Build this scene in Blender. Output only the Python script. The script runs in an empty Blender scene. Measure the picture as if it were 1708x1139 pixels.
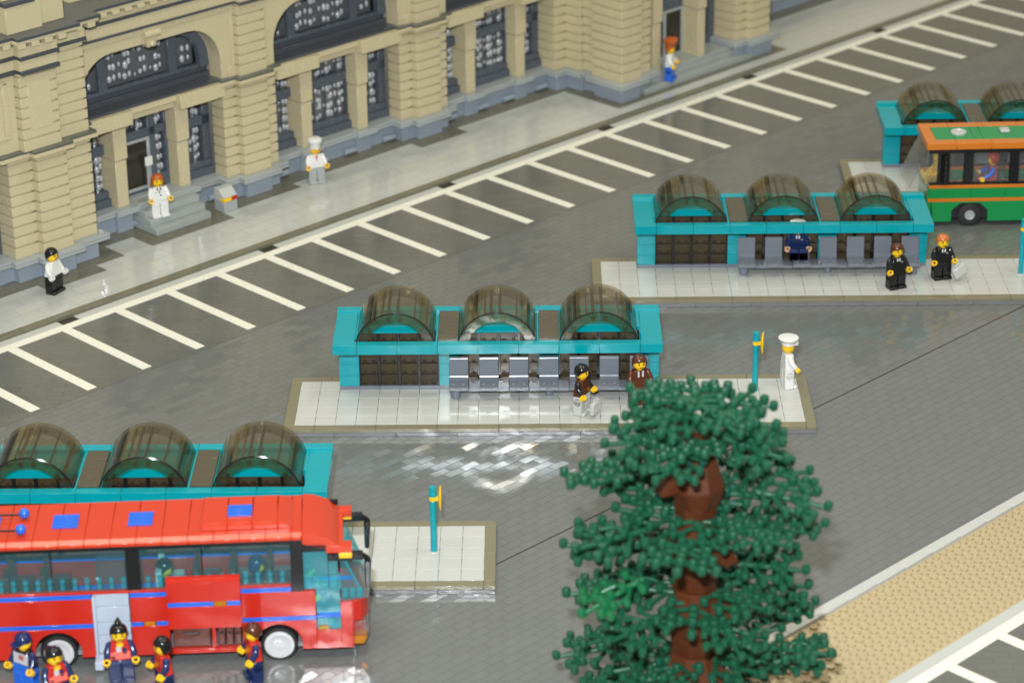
import bpy, bmesh, math, random
from mathutils import Vector, Matrix
random.seed(7)
S = 0.008                                   # one stud of the model = 8 mm
scene = bpy.context.scene
COL = scene.collection
rad = math.radians

# ------------------------------------------------------------------ materials
MATS = {}
def lin(c):
    return tuple((x / 12.92 if x <= 0.04045 else ((x + 0.055) / 1.055) ** 2.4) for x in c)
def hexc(h):
    return lin(tuple(int(h[i:i + 2], 16) / 255 for i in (0, 2, 4)))
def new_mat(name):
    m = bpy.data.materials.new(name); m.use_nodes = True
    nt = m.node_tree; nt.nodes.clear()
    out = nt.nodes.new('ShaderNodeOutputMaterial')
    return m, nt, out
def N(nt, t, **kw):
    n = nt.nodes.new(t)
    for k, v in kw.items():
        if k.startswith('in_'):
            n.inputs[k[3:].replace('_', ' ')].default_value = v
        else:
            setattr(n, k, v)
    return n
def math_n(nt, op, a, b=None):
    n = nt.nodes.new('ShaderNodeMath'); n.operation = op
    for i, x in enumerate((a, b)):
        if x is None: continue
        if isinstance(x, (int, float)): n.inputs[i].default_value = x
        else: nt.links.new(x, n.inputs[i])
    return n.outputs[0]

def plastic(name, rgb, rough=0.2, var=0.05, bump=0.05, spec=0.5):
    """moulded toy-brick plastic: tiny colour drift, fine scratches, faint waviness"""
    if name in MATS: return MATS[name]
    m, nt, out = new_mat(name)
    b = N(nt, 'ShaderNodeBsdfPrincipled')
    b.inputs['Specular IOR Level'].default_value = spec
    tc = N(nt, 'ShaderNodeTexCoord')
    no = N(nt, 'ShaderNodeTexNoise'); no.inputs['Scale'].default_value = 60; no.inputs['Detail'].default_value = 3
    nt.links.new(tc.outputs['Object'], no.inputs['Vector'])
    cr = N(nt, 'ShaderNodeMix', data_type='RGBA')
    cr.inputs['A'].default_value = (*[c * (1 - var) for c in rgb], 1)
    cr.inputs['B'].default_value = (*[min(1, c * (1 + var)) for c in rgb], 1)
    nt.links.new(no.outputs['Fac'], cr.inputs['Factor'])
    nt.links.new(cr.outputs['Result'], b.inputs['Base Color'])
    n2 = N(nt, 'ShaderNodeTexNoise'); n2.inputs['Scale'].default_value = 260; n2.inputs['Detail'].default_value = 2
    nt.links.new(tc.outputs['Object'], n2.inputs['Vector'])
    r = N(nt, 'ShaderNodeMapRange'); r.inputs['To Min'].default_value = rough * 0.75; r.inputs['To Max'].default_value = rough * 1.35
    nt.links.new(n2.outputs['Fac'], r.inputs['Value']); nt.links.new(r.outputs['Result'], b.inputs['Roughness'])
    bp = N(nt, 'ShaderNodeBump'); bp.inputs['Strength'].default_value = bump; bp.inputs['Distance'].default_value = 0.0006
    n3 = N(nt, 'ShaderNodeTexNoise'); n3.inputs['Scale'].default_value = 120; n3.inputs['Detail'].default_value = 1
    nt.links.new(tc.outputs['Object'], n3.inputs['Vector'])
    nt.links.new(n3.outputs['Fac'], bp.inputs['Height']); nt.links.new(bp.outputs['Normal'], b.inputs['Normal'])
    nt.links.new(b.outputs[0], out.inputs[0])
    MATS[name] = m
    return m

def clear(name, rgb, rough=0.06, ior=1.55, body=0.0, body_rgb=None):
    """see-through plastic: tinted transmission plus a fresnel gloss"""
    m, nt, out = new_mat(name)
    t = N(nt, 'ShaderNodeBsdfTransparent'); t.inputs[0].default_value = (*rgb, 1)
    base = t.outputs[0]
    if body:
        d = N(nt, 'ShaderNodeBsdfDiffuse'); d.inputs[0].default_value = (*(body_rgb or rgb), 1)
        mx = N(nt, 'ShaderNodeMixShader'); mx.inputs[0].default_value = body
        nt.links.new(base, mx.inputs[1]); nt.links.new(d.outputs[0], mx.inputs[2]); base = mx.outputs[0]
    g = N(nt, 'ShaderNodeBsdfGlossy'); g.inputs['Roughness'].default_value = rough
    lw = N(nt, 'ShaderNodeLayerWeight'); lw.inputs['Blend'].default_value = .5
    f0 = ((ior - 1) / (ior + 1)) ** 2
    fr = math_n(nt, 'ADD', math_n(nt, 'MULTIPLY', math_n(nt, 'POWER', lw.outputs['Facing'], 5.0), 1 - f0), f0)
    mx = N(nt, 'ShaderNodeMixShader')
    nt.links.new(fr, mx.inputs[0]); nt.links.new(base, mx.inputs[1]); nt.links.new(g.outputs[0], mx.inputs[2])
    nt.links.new(mx.outputs[0], out.inputs[0])
    MATS[name] = m
    return m

def tiled(name, rgb, rot, w, h, rough=0.16, tilt=0.02, seam=0.03, dark=0.55, var=0.06, off=0.5, plane='xy', spec=0.5, bump=.35):
    """surface laid with small plastic tiles: seams, per-tile colour drift and a tiny per-tile tilt"""
    m, nt, out = new_mat(name)
    L = nt.links.new
    b = N(nt, 'ShaderNodeBsdfPrincipled'); b.inputs['Specular IOR Level'].default_value = spec
    tc = N(nt, 'ShaderNodeTexCoord')
    mp = N(nt, 'ShaderNodeMapping'); mp.inputs['Rotation'].default_value = (0, 0, rot); mp.inputs['Scale'].default_value = (1 / S,) * 3
    L(tc.outputs['Object'], mp.inputs['Vector'])
    sp = N(nt, 'ShaderNodeSeparateXYZ'); L(mp.outputs[0], sp.inputs[0])
    if plane == 'xy': X, Y = sp.outputs[0], sp.outputs[1]
    else: X, Y = math_n(nt, 'ADD', sp.outputs[0], sp.outputs[1]), math_n(nt, 'SUBTRACT', sp.outputs[2], 3.2)
    row = math_n(nt, 'FLOOR', math_n(nt, 'DIVIDE', Y, h))
    sh = math_n(nt, 'MULTIPLY', math_n(nt, 'PINGPONG', row, 1.0), off * w)
    xs = math_n(nt, 'DIVIDE', math_n(nt, 'ADD', X, sh), w)
    cell = math_n(nt, 'FLOOR', xs)
    fx = math_n(nt, 'MULTIPLY', math_n(nt, 'PINGPONG', xs, 0.5), w)      # distance to nearest vertical seam
    fy = math_n(nt, 'MULTIPLY', math_n(nt, 'PINGPONG', math_n(nt, 'DIVIDE', Y, h), 0.5), h)
    d = math_n(nt, 'MINIMUM', fx, fy) if plane == 'xy' else fx
    sm = N(nt, 'ShaderNodeMapRange'); sm.inputs['From Min'].default_value = seam * 0.5; sm.inputs['From Max'].default_value = seam * 1.5
    L(d, sm.inputs['Value'])
    cb = N(nt, 'ShaderNodeCombineXYZ'); L(cell, cb.inputs[0]); L(row, cb.inputs[1])
    wn = N(nt, 'ShaderNodeTexWhiteNoise', noise_dimensions='2D'); L(cb.outputs[0], wn.inputs['Vector'])
    c1 = N(nt, 'ShaderNodeMix', data_type='RGBA')
    c1.inputs['A'].default_value = (*[c * (1 - var) for c in rgb], 1); c1.inputs['B'].default_value = (*[c * (1 + var) for c in rgb], 1)
    L(wn.outputs['Value'], c1.inputs['Factor'])
    c2 = N(nt, 'ShaderNodeMix', data_type='RGBA'); c2.inputs['A'].default_value = (*[c * dark for c in rgb], 1)
    L(c1.outputs['Result'], c2.inputs['B']); L(sm.outputs['Result'], c2.inputs['Factor'])
    L(c2.outputs['Result'], b.inputs['Base Color'])
    n2 = N(nt, 'ShaderNodeTexNoise'); n2.inputs['Scale'].default_value = 40; n2.inputs['Detail'].default_value = 4
    L(tc.outputs['Object'], n2.inputs['Vector'])
    r = N(nt, 'ShaderNodeMapRange'); r.inputs['To Min'].default_value = rough * 0.6; r.inputs['To Max'].default_value = rough * 1.4
    L(n2.outputs['Fac'], r.inputs['Value']); L(r.outputs['Result'], b.inputs['Roughness'])
    sb = N(nt, 'ShaderNodeVectorMath', operation='SUBTRACT'); L(wn.outputs['Color'], sb.inputs[0]); sb.inputs[1].default_value = (.5, .5, .5)
    scl = N(nt, 'ShaderNodeVectorMath', operation='SCALE'); L(sb.outputs[0], scl.inputs[0]); scl.inputs['Scale'].default_value = tilt * 2
    ge = N(nt, 'ShaderNodeNewGeometry')
    ad = N(nt, 'ShaderNodeVectorMath', operation='ADD'); L(ge.outputs['Normal'], ad.inputs[0]); L(scl.outputs[0], ad.inputs[1])
    nm = N(nt, 'ShaderNodeVectorMath', operation='NORMALIZE'); L(ad.outputs[0], nm.inputs[0])
    bp = N(nt, 'ShaderNodeBump'); bp.inputs['Strength'].default_value = bump; bp.inputs['Distance'].default_value = 0.0004
    L(sm.outputs['Result'], bp.inputs['Height']); L(nm.outputs[0], bp.inputs['Normal'])
    L(bp.outputs['Normal'], b.inputs['Normal'])
    L(b.outputs[0], out.inputs[0])
    MATS[name] = m
    return m

ROAD = tiled('road tiles', (.142, .148, .146), -rad(45), 2, 1, rough=.135, tilt=.028, var=.03, dark=.84, spec=.85)
BAYS = tiled('parking tiles', (.128, .131, .120), rad(45), 3, 1, rough=.15, tilt=.014, var=.04, dark=.78, spec=.8)
WALK = tiled('pavement tiles', (.46, .472, .45), 0, 4, 2, rough=.11, tilt=.022, var=.03, dark=.82, spec=1.0)
OLIVE = tiled('dark tan tiles', (.15, .142, .105), 0, 2, 1, rough=.18, tilt=.012, var=.06, dark=.7)
TANW = tiled('tan bricks', (.52, .452, .285), 0, 4, 1.2, rough=.25, tilt=.003, seam=.012, dark=.88, var=.02, plane='xz', bump=.08)
TAN = plastic('tan plastic', (.52, .452, .285), .25, .02, bump=.015)
PLINTH = plastic('sand blue plastic', (.27, .315, .37), .22)
LEDGE = plastic('stone grey plastic', (.33, .355, .36), .2)
STEP = plastic('step grey plastic', (.32, .345, .335), .2)
SLATE = plastic('slate plastic', (.078, .094, .116), .25)
ROOFT = plastic('roof tile plastic', (.115, .118, .098), .2)
DARKL = plastic('dark cornice plastic', (.060, .066, .078), .22)
TEAL = plastic('teal plastic', (.0, .285, .34), .17)
DGREY = plastic('dark grey plastic', (.155, .172, .205), .13)
PLATE = plastic('white tile plastic', (.475, .48, .465), .12, .02)
KERB = plastic('kerb plastic', (.195, .178, .115), .2)
WKERB = plastic('pavement kerb plastic', (.150, .142, .100), .2)
DRAIN = plastic('drain plastic', (.030, .028, .022), .3)
KERBS = plastic('kerb side plastic', (.165, .165, .175), .18)
DOORG = plastic('pale blue grey plastic', (.40, .46, .55), .2)
INTER = plastic('interior grey plastic', (.22, .22, .23), .3)
LIGHTG = plastic('light grey plastic', (.46, .47, .45), .2)
WHITE = plastic('white plastic', (.68, .68, .66), .2, .02)
RIMW = plastic('wheel white plastic', (.52, .52, .53), .2, .02)
LINE = plastic('line white plastic', (.74, .73, .65), .25, .015, bump=.01)
SAND = plastic('sand plastic', (.43, .345, .205), .22, .03, bump=.01)
RED = plastic('red plastic', (.48, .022, .012), .16)
ROOFRED = plastic('bright red plastic', (.54, .042, .012), .18)
BLUE = plastic('blue plastic', (.015, .12, .60), .2)
NAVY = plastic('navy plastic', (.010, .022, .085), .16)
BLACK = plastic('black plastic', (.008, .008, .009), .14)
RUBBER = plastic('rubber', (.012, .012, .012), .55)
YELLOW = plastic('yellow plastic', (.82, .50, .012), .2)
ORANGE = plastic('orange plastic', (.56, .165, .014), .22)
GREEN = plastic('green plastic', (.008, .235, .062), .2)
LEAF = plastic('leaf plastic', (.009, .078, .040), .36, .22, spec=.35)
LEAFB = plastic('bright leaf plastic', (.006, .12, .042), .3, .1)
BROWN = plastic('reddish brown plastic', (.085, .022, .008), .22)
TRUNK = plastic('trunk plastic', (.085, .024, .009), .34, .18, spec=.25)
ORHAIR = plastic('orange hair plastic', (.42, .085, .012), .2)
DKORANGE = plastic('copper hair plastic', (.46, .14, .035), .2)
FLESH = plastic('flesh plastic', (.72, .44, .28), .22)
SILVER = plastic('silver print', (.48, .48, .52), .15)
LUGG = plastic('luggage plastic', (.115, .032, .020), .3)
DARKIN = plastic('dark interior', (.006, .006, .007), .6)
PINK = plastic('salmon print', (.70, .14, .11), .25)
SMOKE = clear('smoke plastic', (.82, .77, .66), .04, 1.6, .05, (.18, .15, .095))
SMOKEB = clear('cloudy smoke plastic', (.70, .62, .48), .10, 1.5, .45, (.17, .145, .10))
SMOKEP = clear('smoke pane plastic', (.58, .50, .38), .08, 1.5, .22, (.10, .08, .05))
SKYBL = clear('pale blue clear plastic', (.78, .95, .97), .05, 1.5, .04, (.20, .66, .72))
SKYFR = clear('turquoise clear plastic', (.55, .93, .98), .06, 1.5, .16, (.16, .72, .80))
SKYST = clear('pale blue clear stud plastic', (.55, .90, .95), .12, 1.6, .30, (.10, .60, .66))
GLASS = clear('clear plastic', (.90, .91, .92), .05, 1.5, .04, (.6, .62, .65))
GLINTM = clear('pale glint plastic', (.80, .82, .84), .22, 2.5, .55, (.72, .73, .78))  # whitish body colour stands in for flash glints in the clear bricks
PANEM = clear('clear pane plastic', (.60, .61, .61), .14, 1.7, .42, (.25, .255, .265))
AMBER = clear('amber clear plastic', (.95, .55, .08), .05, 1.5, .3, (.9, .45, .02))
DOORGL = clear('dark door glass', (.20, .19, .14), .05, 1.5, .35, (.085, .08, .06))
SCREEN = clear('windscreen plastic', (.84, .86, .86), .06, 1.55, .14, (.55, .58, .58))

# ------------------------------------------------------------------ mesh helpers
class MB:
    def __init__(s): s.v = []; s.f = []
    def add(s, vs, fs, M=None):
        o = len(s.v)
        s.v += [tuple(M @ Vector(p)) for p in vs] if M else [tuple(p) for p in vs]
        s.f += [tuple(i + o for i in f) for f in fs]
        return s
    def box(s, x0, x1, y0, y1, z0, z1, M=None):
        v = [(x, y, z) for z in (z0, z1) for y in (y0, y1) for x in (x0, x1)]
        return s.add(v, [(0, 2, 3, 1), (4, 5, 7, 6), (0, 1, 5, 4), (2, 6, 7, 3), (0, 4, 6, 2), (1, 3, 7, 5)], M)
    def taper(s, b, t, z0, z1, M=None):
        """b/t = (x0,x1,y0,y1) at bottom and top"""
        v = [(x, y, z0) for y in b[2:] for x in b[:2]] + [(x, y, z1) for y in t[2:] for x in t[:2]]
        return s.add(v, [(0, 2, 3, 1), (4, 5, 7, 6), (0, 1, 5, 4), (2, 6, 7, 3), (0, 4, 6, 2), (1, 3, 7, 5)], M)
    def prism(s, poly, axis, lo, hi, M=None):
        n = len(poly)
        def P(a, b, t): return {'x': (t, a, b), 'y': (a, t, b), 'z': (a, b, t)}[axis]
        v = [P(a, b, lo) for a, b in poly] + [P(a, b, hi) for a, b in poly]
        f = [tuple(range(n)), tuple(range(2 * n - 1, n - 1, -1))] + [(i, i + n, (i + 1) % n + n, (i + 1) % n) for i in range(n)]
        return s.add(v, f, M)
    def lathe(s, prof, n=16, axis='z', c=(0, 0, 0), M=None, a0=0., a1=2 * math.pi):
        full = abs(a1 - a0 - 2 * math.pi) < 1e-6
        k = n if full else n + 1
        v = []; f = []
        for r, h in prof:
            for i in range(k):
                a = a0 + (a1 - a0) * i / n
                p = (r * math.cos(a), r * math.sin(a), h)
                if axis == 'x': p = (p[2], p[0], p[1])
                elif axis == 'y': p = (p[1], p[2], p[0])
                v.append((p[0] + c[0], p[1] + c[1], p[2] + c[2]))
        for j in range(len(prof) - 1):
            for i in range(n):
                i2 = (i + 1) % k
                f.append((j * k + i, j * k + i2, (j + 1) * k + i2, (j + 1) * k + i))
        if full:
            if prof[0][0] > 1e-6: f.append(tuple(range(k - 1, -1, -1)))
            if prof[-1][0] > 1e-6: f.append(tuple(range((len(prof) - 1) * k, len(prof) * k)))
        return s.add(v, f, M)
    def cyl(s, c, r, h, axis='z', n=16, r2=None, M=None):
        r2 = r if r2 is None else r2
        return s.lathe([(r, 0), (r2, h)], n, axis, c, M)
    def ball(s, c, r, n=12, m=7, sc=(1, 1, 1), M=None):
        prof = [(max(1e-7, r * math.sin(math.pi * i / m)), -r * math.cos(math.pi * i / m)) for i in range(m + 1)]
        T = Matrix.Translation(c) @ Matrix.Diagonal((*sc, 1))
        return s.lathe(prof, n, 'z', (0, 0, 0), (M @ T) if M else T)
    def tube(s, pts, rs, n=10, M=None):
        pts = [Vector(p) for p in pts]; v = []; f = []
        for i, p in enumerate(pts):
            t = (pts[min(i + 1, len(pts) - 1)] - pts[max(i - 1, 0)]).normalized()
            a = t.cross(Vector((0, 0, 1)))
            if a.length < .05: a = t.cross(Vector((0, 1, 0)))
            a.normalize(); b = t.cross(a)
            r = rs[i] if isinstance(rs, (list, tuple)) else rs
            for k in range(n):
                q = 2 * math.pi * k / n
                v.append(p + (a * math.cos(q) + b * math.sin(q)) * r)
        for j in range(len(pts) - 1):
            for k in range(n):
                f.append((j * n + k, j * n + (k + 1) % n, (j + 1) * n + (k + 1) % n, (j + 1) * n + k))
        f += [tuple(range(n - 1, -1, -1)), tuple(range((len(pts) - 1) * n, len(pts) * n))]
        return s.add(v, f, M)
    def build(s, name, mat, parent=None, bevel=0.035, smooth=38, solid=0):
        me = bpy.data.meshes.new(name)
        me.from_pydata([(x * S, y * S, z * S) for x, y, z in s.v], [], s.f)
        bm = bmesh.new(); bm.from_mesh(me)
        bmesh.ops.recalc_face_normals(bm, faces=bm.faces)
        bm.to_mesh(me); bm.free()
        if smooth:
            me.shade_smooth(); me.set_sharp_from_angle(angle=rad(smooth))
        me.materials.append(mat)
        o = bpy.data.objects.new(name, me); COL.objects.link(o)
        if parent: o.parent = parent
        if solid:
            md = o.modifiers.new('solid', 'SOLIDIFY'); md.thickness = solid * S; md.offset = -1
        if bevel:
            md = o.modifiers.new('bevel', 'BEVEL'); md.width = bevel * S; md.segments = 1
            md.limit_method = 'ANGLE'; md.angle_limit = rad(50)
        return o

def empty(name, loc=(0, 0, 0), rz=0.0, parent=None):
    o = bpy.data.objects.new(name, None); COL.objects.link(o)
    o.location = (loc[0] * S, loc[1] * S, loc[2] * S); o.rotation_euler = (0, 0, rz)
    o.empty_display_size = .01
    if parent: o.parent = parent
    return o
def tag(o, label=None, cat=None, group=None, kind=None):
    if label: o['label'] = label
    if cat: o['category'] = cat
    if group: o['group'] = group
    if kind: o['kind'] = kind
    return o
def thing(name, label, cat, loc=(0, 0, 0), rz=0.0, group=None):
    return tag(empty(name, loc, rz), label, cat, group)
def struct(o, label=None, cat=None):
    return tag(o, label, cat, kind='structure')
def copy_tree(o, parent=None):
    c = o.copy(); COL.objects.link(c)
    if parent: c.parent = parent
    for ch in list(o.children): copy_tree(ch, c)
    return c

# building frame: local x runs along the facade, local y goes away from the road
BO = (-31.64, 19.81); BR = rad(45)
def bxy(u, v):
    return (BO[0] + (u - v) * math.sqrt(.5), BO[1] + (u + v) * math.sqrt(.5))

# ------------------------------------------------------------------ the setting
m = MB(); m.add([(-400, -420, 0), (520, -420, 0), (520, 520, 0), (-400, 520, 0)], [(0, 1, 2, 3)])
struct(m.build('road', ROAD, bevel=0, smooth=0), 'grey bus station road laid with small plastic tiles', 'road')
def bframe(name, z=0.0):
    return empty(name, (BO[0], BO[1], z), BR)

m = MB(); m.add([(-80, -14.6, 0.02), (260, -14.6, 0.02), (260, 3.4, 0.02), (-80, 3.4, 0.02)], [(0, 1, 2, 3)])
o = m.build('parking_lot_ground', BAYS, bevel=0, smooth=0); o.location = (BO[0] * S, BO[1] * S, 0); o.rotation_euler = (0, 0, BR)
struct(o, 'dark grey tiled parking bays in front of the building', 'parking bays')
def marking(name, label, first, n, base_v, z):
    o = None
    m = MB()
    us = [first + 7 * i for i in range(n)]
    d = -1
    m.box(us[0] - 7, us[-1] + 7, base_v, base_v + 1.15, z, z + .05)
    for u in us:
        m.box(u, u + 1.15, base_v - 13.95, base_v - .01, z, z + .05)
    o = m.build(name, LINE, bevel=0, smooth=0)
    o.location = (BO[0] * S, BO[1] * S, 0); o.rotation_euler = (0, 0, BR)
    return struct(o, label, 'road marking')
marking('parking_marking', 'long cream line with many bay strokes along the building kerb', -28, 34, 0, .02)
# strip of pale tiles between line and kerb, with dark gaps
m = MB()
for k in range(-3, 8):
    m.box(10.2 + 28 * k, 10.2 + 28 * k + 25.8, 1.2, 2.36, .03, .06)
o = m.build('gutter_strip', LIGHTG, bevel=0, smooth=0); o.location = (BO[0] * S, BO[1] * S, 0); o.rotation_euler = (0, 0, BR)
struct(o, 'pale grey gutter strip beside the parking line', 'gutter')
m = MB()
for k in range(-3, 8):
    for j in range(3): m.box(8.05 + 28 * k, 10.15 + 28 * k, 1.22 + .39 * j, 1.55 + .39 * j, .03, .05)
m.build('drain_cover', DRAIN, o, 0, 0)

pv = bframe('pavement')
struct(pv, 'pale grey pavement of long tiles along the building', 'pavement')
m = MB(); m.box(-80, 260, 3.4, 70, .0, .40); m.build('paving', WALK, pv, bevel=0, smooth=0)
m = MB()
for k in range(-20, 65): m.box(k * 4 + .01, k * 4 + 3.99, 2.42, 3.38, 0, .41)
m.build('kerb', WKERB, pv, .03)
poly = [(-60, 11.4), (12, 11.4), (12, 9.4), (20, 9.4), (20, 11.4), (24, 11.4), (24, 15.2), (28, 15.2), (28, 11.4), (40, 11.4), (40, 13.4), (43, 13.4),
        (52, 13.4), (52, 15), (71.4, 15), (71.4, 12.9), (79.3, 12.9), (79.3, 15), (99, 15), (99, 5.1), (132.9, 5.2), (132.9, 15), (250, 15), (250, 60), (-60, 60)]
m = MB(); m.prism(poly, 'z', .3, .425); m.build('tile_border', OLIVE, pv, bevel=0, smooth=0)

# sand coloured studded verge with pale kerbs, bottom right
vg = bframe('verge'); struct(vg, 'sand coloured studded strip between two pale kerbs', 'verge')
m = MB(); m.box(-60, 90, -106.6, -96.2, 0, .06); 
for i in range(-30, 76):
    for j in range(10):
        m.cyl((i + .5, -105.95 + j * 1.02, .06), .33, .22, n=14)
m.build('studded_plate', SAND, vg, 0, 40)
m = MB()
for k in range(-15, 23): m.box(k * 4 + .02, k * 4 + 3.98, -96.2, -95.1, 0, .40)
m.build('kerb', PLATE, vg, .03)
m = MB(); m.box(-60, 90, -107.75, -106.6, 0, .08); m.build('edge_strip', LIGHTG, vg, 0, 0)
m = MB(); m.add([(-60, -125, .02), (90, -125, .02), (90, -107.7, .02), (-60, -107.7, .02)], [(0, 1, 2, 3)])
o = m.build('parking_lot_ground', BAYS, bevel=0, smooth=0); o.location = (BO[0] * S, BO[1] * S, 0); o.rotation_euler = (0, 0, BR)
struct(o, 'dark tiled parking bays in the bottom right corner', 'parking bays')
marking('parking_marking', 'cream parking line with strokes in the bottom right corner', -18, 14, -108.9, .03)
# baseplate joint across the road
m = MB(); m.box(3.6, 130, -69.52, -69.38, .0, .012)
o = m.build('road_joint', RUBBER, bevel=0, smooth=0); o.location = (BO[0] * S, BO[1] * S, 0); o.rotation_euler = (0, 0, BR)
struct(o, 'thin dark joint line crossing the road', 'joint')

# ------------------------------------------------------------------ the building
B = thing('station_building', 'tan brick-built building with arched windows and grey plinth', 'building', (BO[0], BO[1], 0), BR)

def courses(m, u0, u1, vf, vb, z0, z1, first):
    m.box(u0 + .24, u1 - .24, vf + .24, vb, z0, z1)
    zs = [z0] + [first + 1.2 * k for k in range(40) if first + 1.2 * k < z1 - .3]
    for i, a in enumerate(zs):
        b = zs[i + 1] if i + 1 < len(zs) else z1
        m.box(u0, u1, vf, vb - .01, a + (.20 if i else 0), b)

def pier(pc, vf=15.4, top=24.3):
    m = MB()
    for a, b, dv in ((-4, -2, 1), (-2, 2, 0), (2, 4, 1)):
        courses(m, pc + a, pc + b, vf + dv, vf + 3.2, 3.2, 14.75, 4.4)
    for a, b, dv in ((-2, 2, 0),):
        courses(m, pc + a, pc + b, vf + dv, vf + 3.2, 15.55, top, 16.75)
    p = m.build('pier', TANW, B, .03)
    m = MB()
    for a, b, dv in ((-3.9, 3.9, .85), (-1.95, 1.95, -.1)):
        m.box(pc + a, pc + b, vf + dv, vf + (4 if dv > .5 else .84), .4, 2.44)
    m.build('plinth', PLINTH, p)
    m = MB()
    for a, b, dv in ((-4.8, 4.8, .1), (-2.9, 2.9, -.9)):
        for zz in (2.45, 2.83):
            m.box(pc + a, pc + b, vf + dv, vf + (4 if dv > 0 else .09), zz, zz + .36)
    m.build('ledge', LEDGE, p)
    m = MB()
    for a, b, dv in ((-4.6, 4.6, .3), (-2.7, 2.7, -.7)):
        m.box(pc + a, pc + b, vf + dv, vf + (4 if dv > 0 else .29), 14.76, 15.19)
    m.build('capital', TAN, p)
    m = MB()
    for a, b, dv in ((-4.5, 4.5, .4), (-2.6, 2.6, -.6)):
        m.box(pc + a, pc + b, vf + dv, vf + (4 if dv > 0 else .39), 15.2, 15.54)
    m.build('capital_tile', ROOFT, p)
    return p

def glint_beads(m, u0, u1, z0, z1, v, inside=None):  # pale balls of random size imitate sparkle on the window bricks
    n = max(1, round((u1 - u0) / 2.1)); du = (u1 - u0) / n
    r = max(1, round((z1 - z0) / 1.2)); dz = (z1 - z0) / r
    for i in range(n):
        for j in range(r):
            u = u0 + (i + .5) * du; z = z0 + (j + .5) * dz
            if inside and not inside(u, z): continue
            jx = random.uniform(-.1, .1); q = random.random()
            m.ball((u + jx, v, z + random.uniform(-.15, .1)), .25 + .13 * q, 12, 8, (1, .8, 1.4))
            if random.random() < .95: m.ball((u + du * .30, v + .1, z - random.uniform(-.2, .3)), .16 + .12 * random.random(), 8, 6, (1, .8, 1.7))
            if random.random() < .7: m.ball((u - du * .34, v + .1, z - random.uniform(-.2, .3)), .14 + .10 * random.random(), 8, 6, (1, .8, 1.7))

def window(u0, u1, v, frames, panes, inside=None, name='window', vback=None):
    """slate frame boxes with a clear pane and pale beads coloured as glints in front of a dark inside"""
    m = MB()
    for b in frames: m.box(*b)
    w = m.build(name, SLATE, B, .03)
    m = MB()
    for (a, b, z0, z1) in panes: glint_beads(m, a, b, z0, z1, v + .55, inside)
    m.build('pane', GLINTM, w, 0, 60)
    m = MB()
    for (a, b, z0, z1) in panes:
        m.box(a, b, v + .95, v + 1.05, z0, z1)
        n = max(1, round((b - a) / 2.1))
        for i in range(n): m.cyl((a + (i + .5) * (b - a) / n, v + .7, z0), .30, z1 - z0, n=10)
    m.build('back_pane', PANEM, w, 0, 0)
    return w

def arch_outline(ul, ur, zs, zt, r, n=8):
    pts = [(ul, zs)]
    for i in range(n + 1):
        a = math.pi - math.pi / 2 * i / n
        pts.append((ul + r + r * math.cos(a), zt - r + r * math.sin(a)))
    for i in range(n + 1):
        a = math.pi / 2 - math.pi / 2 * i / n
        pts.append((ur - r + r * math.cos(a), zt - r + r * math.sin(a)))
    pts.append((ur, zs))
    return pts

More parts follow.
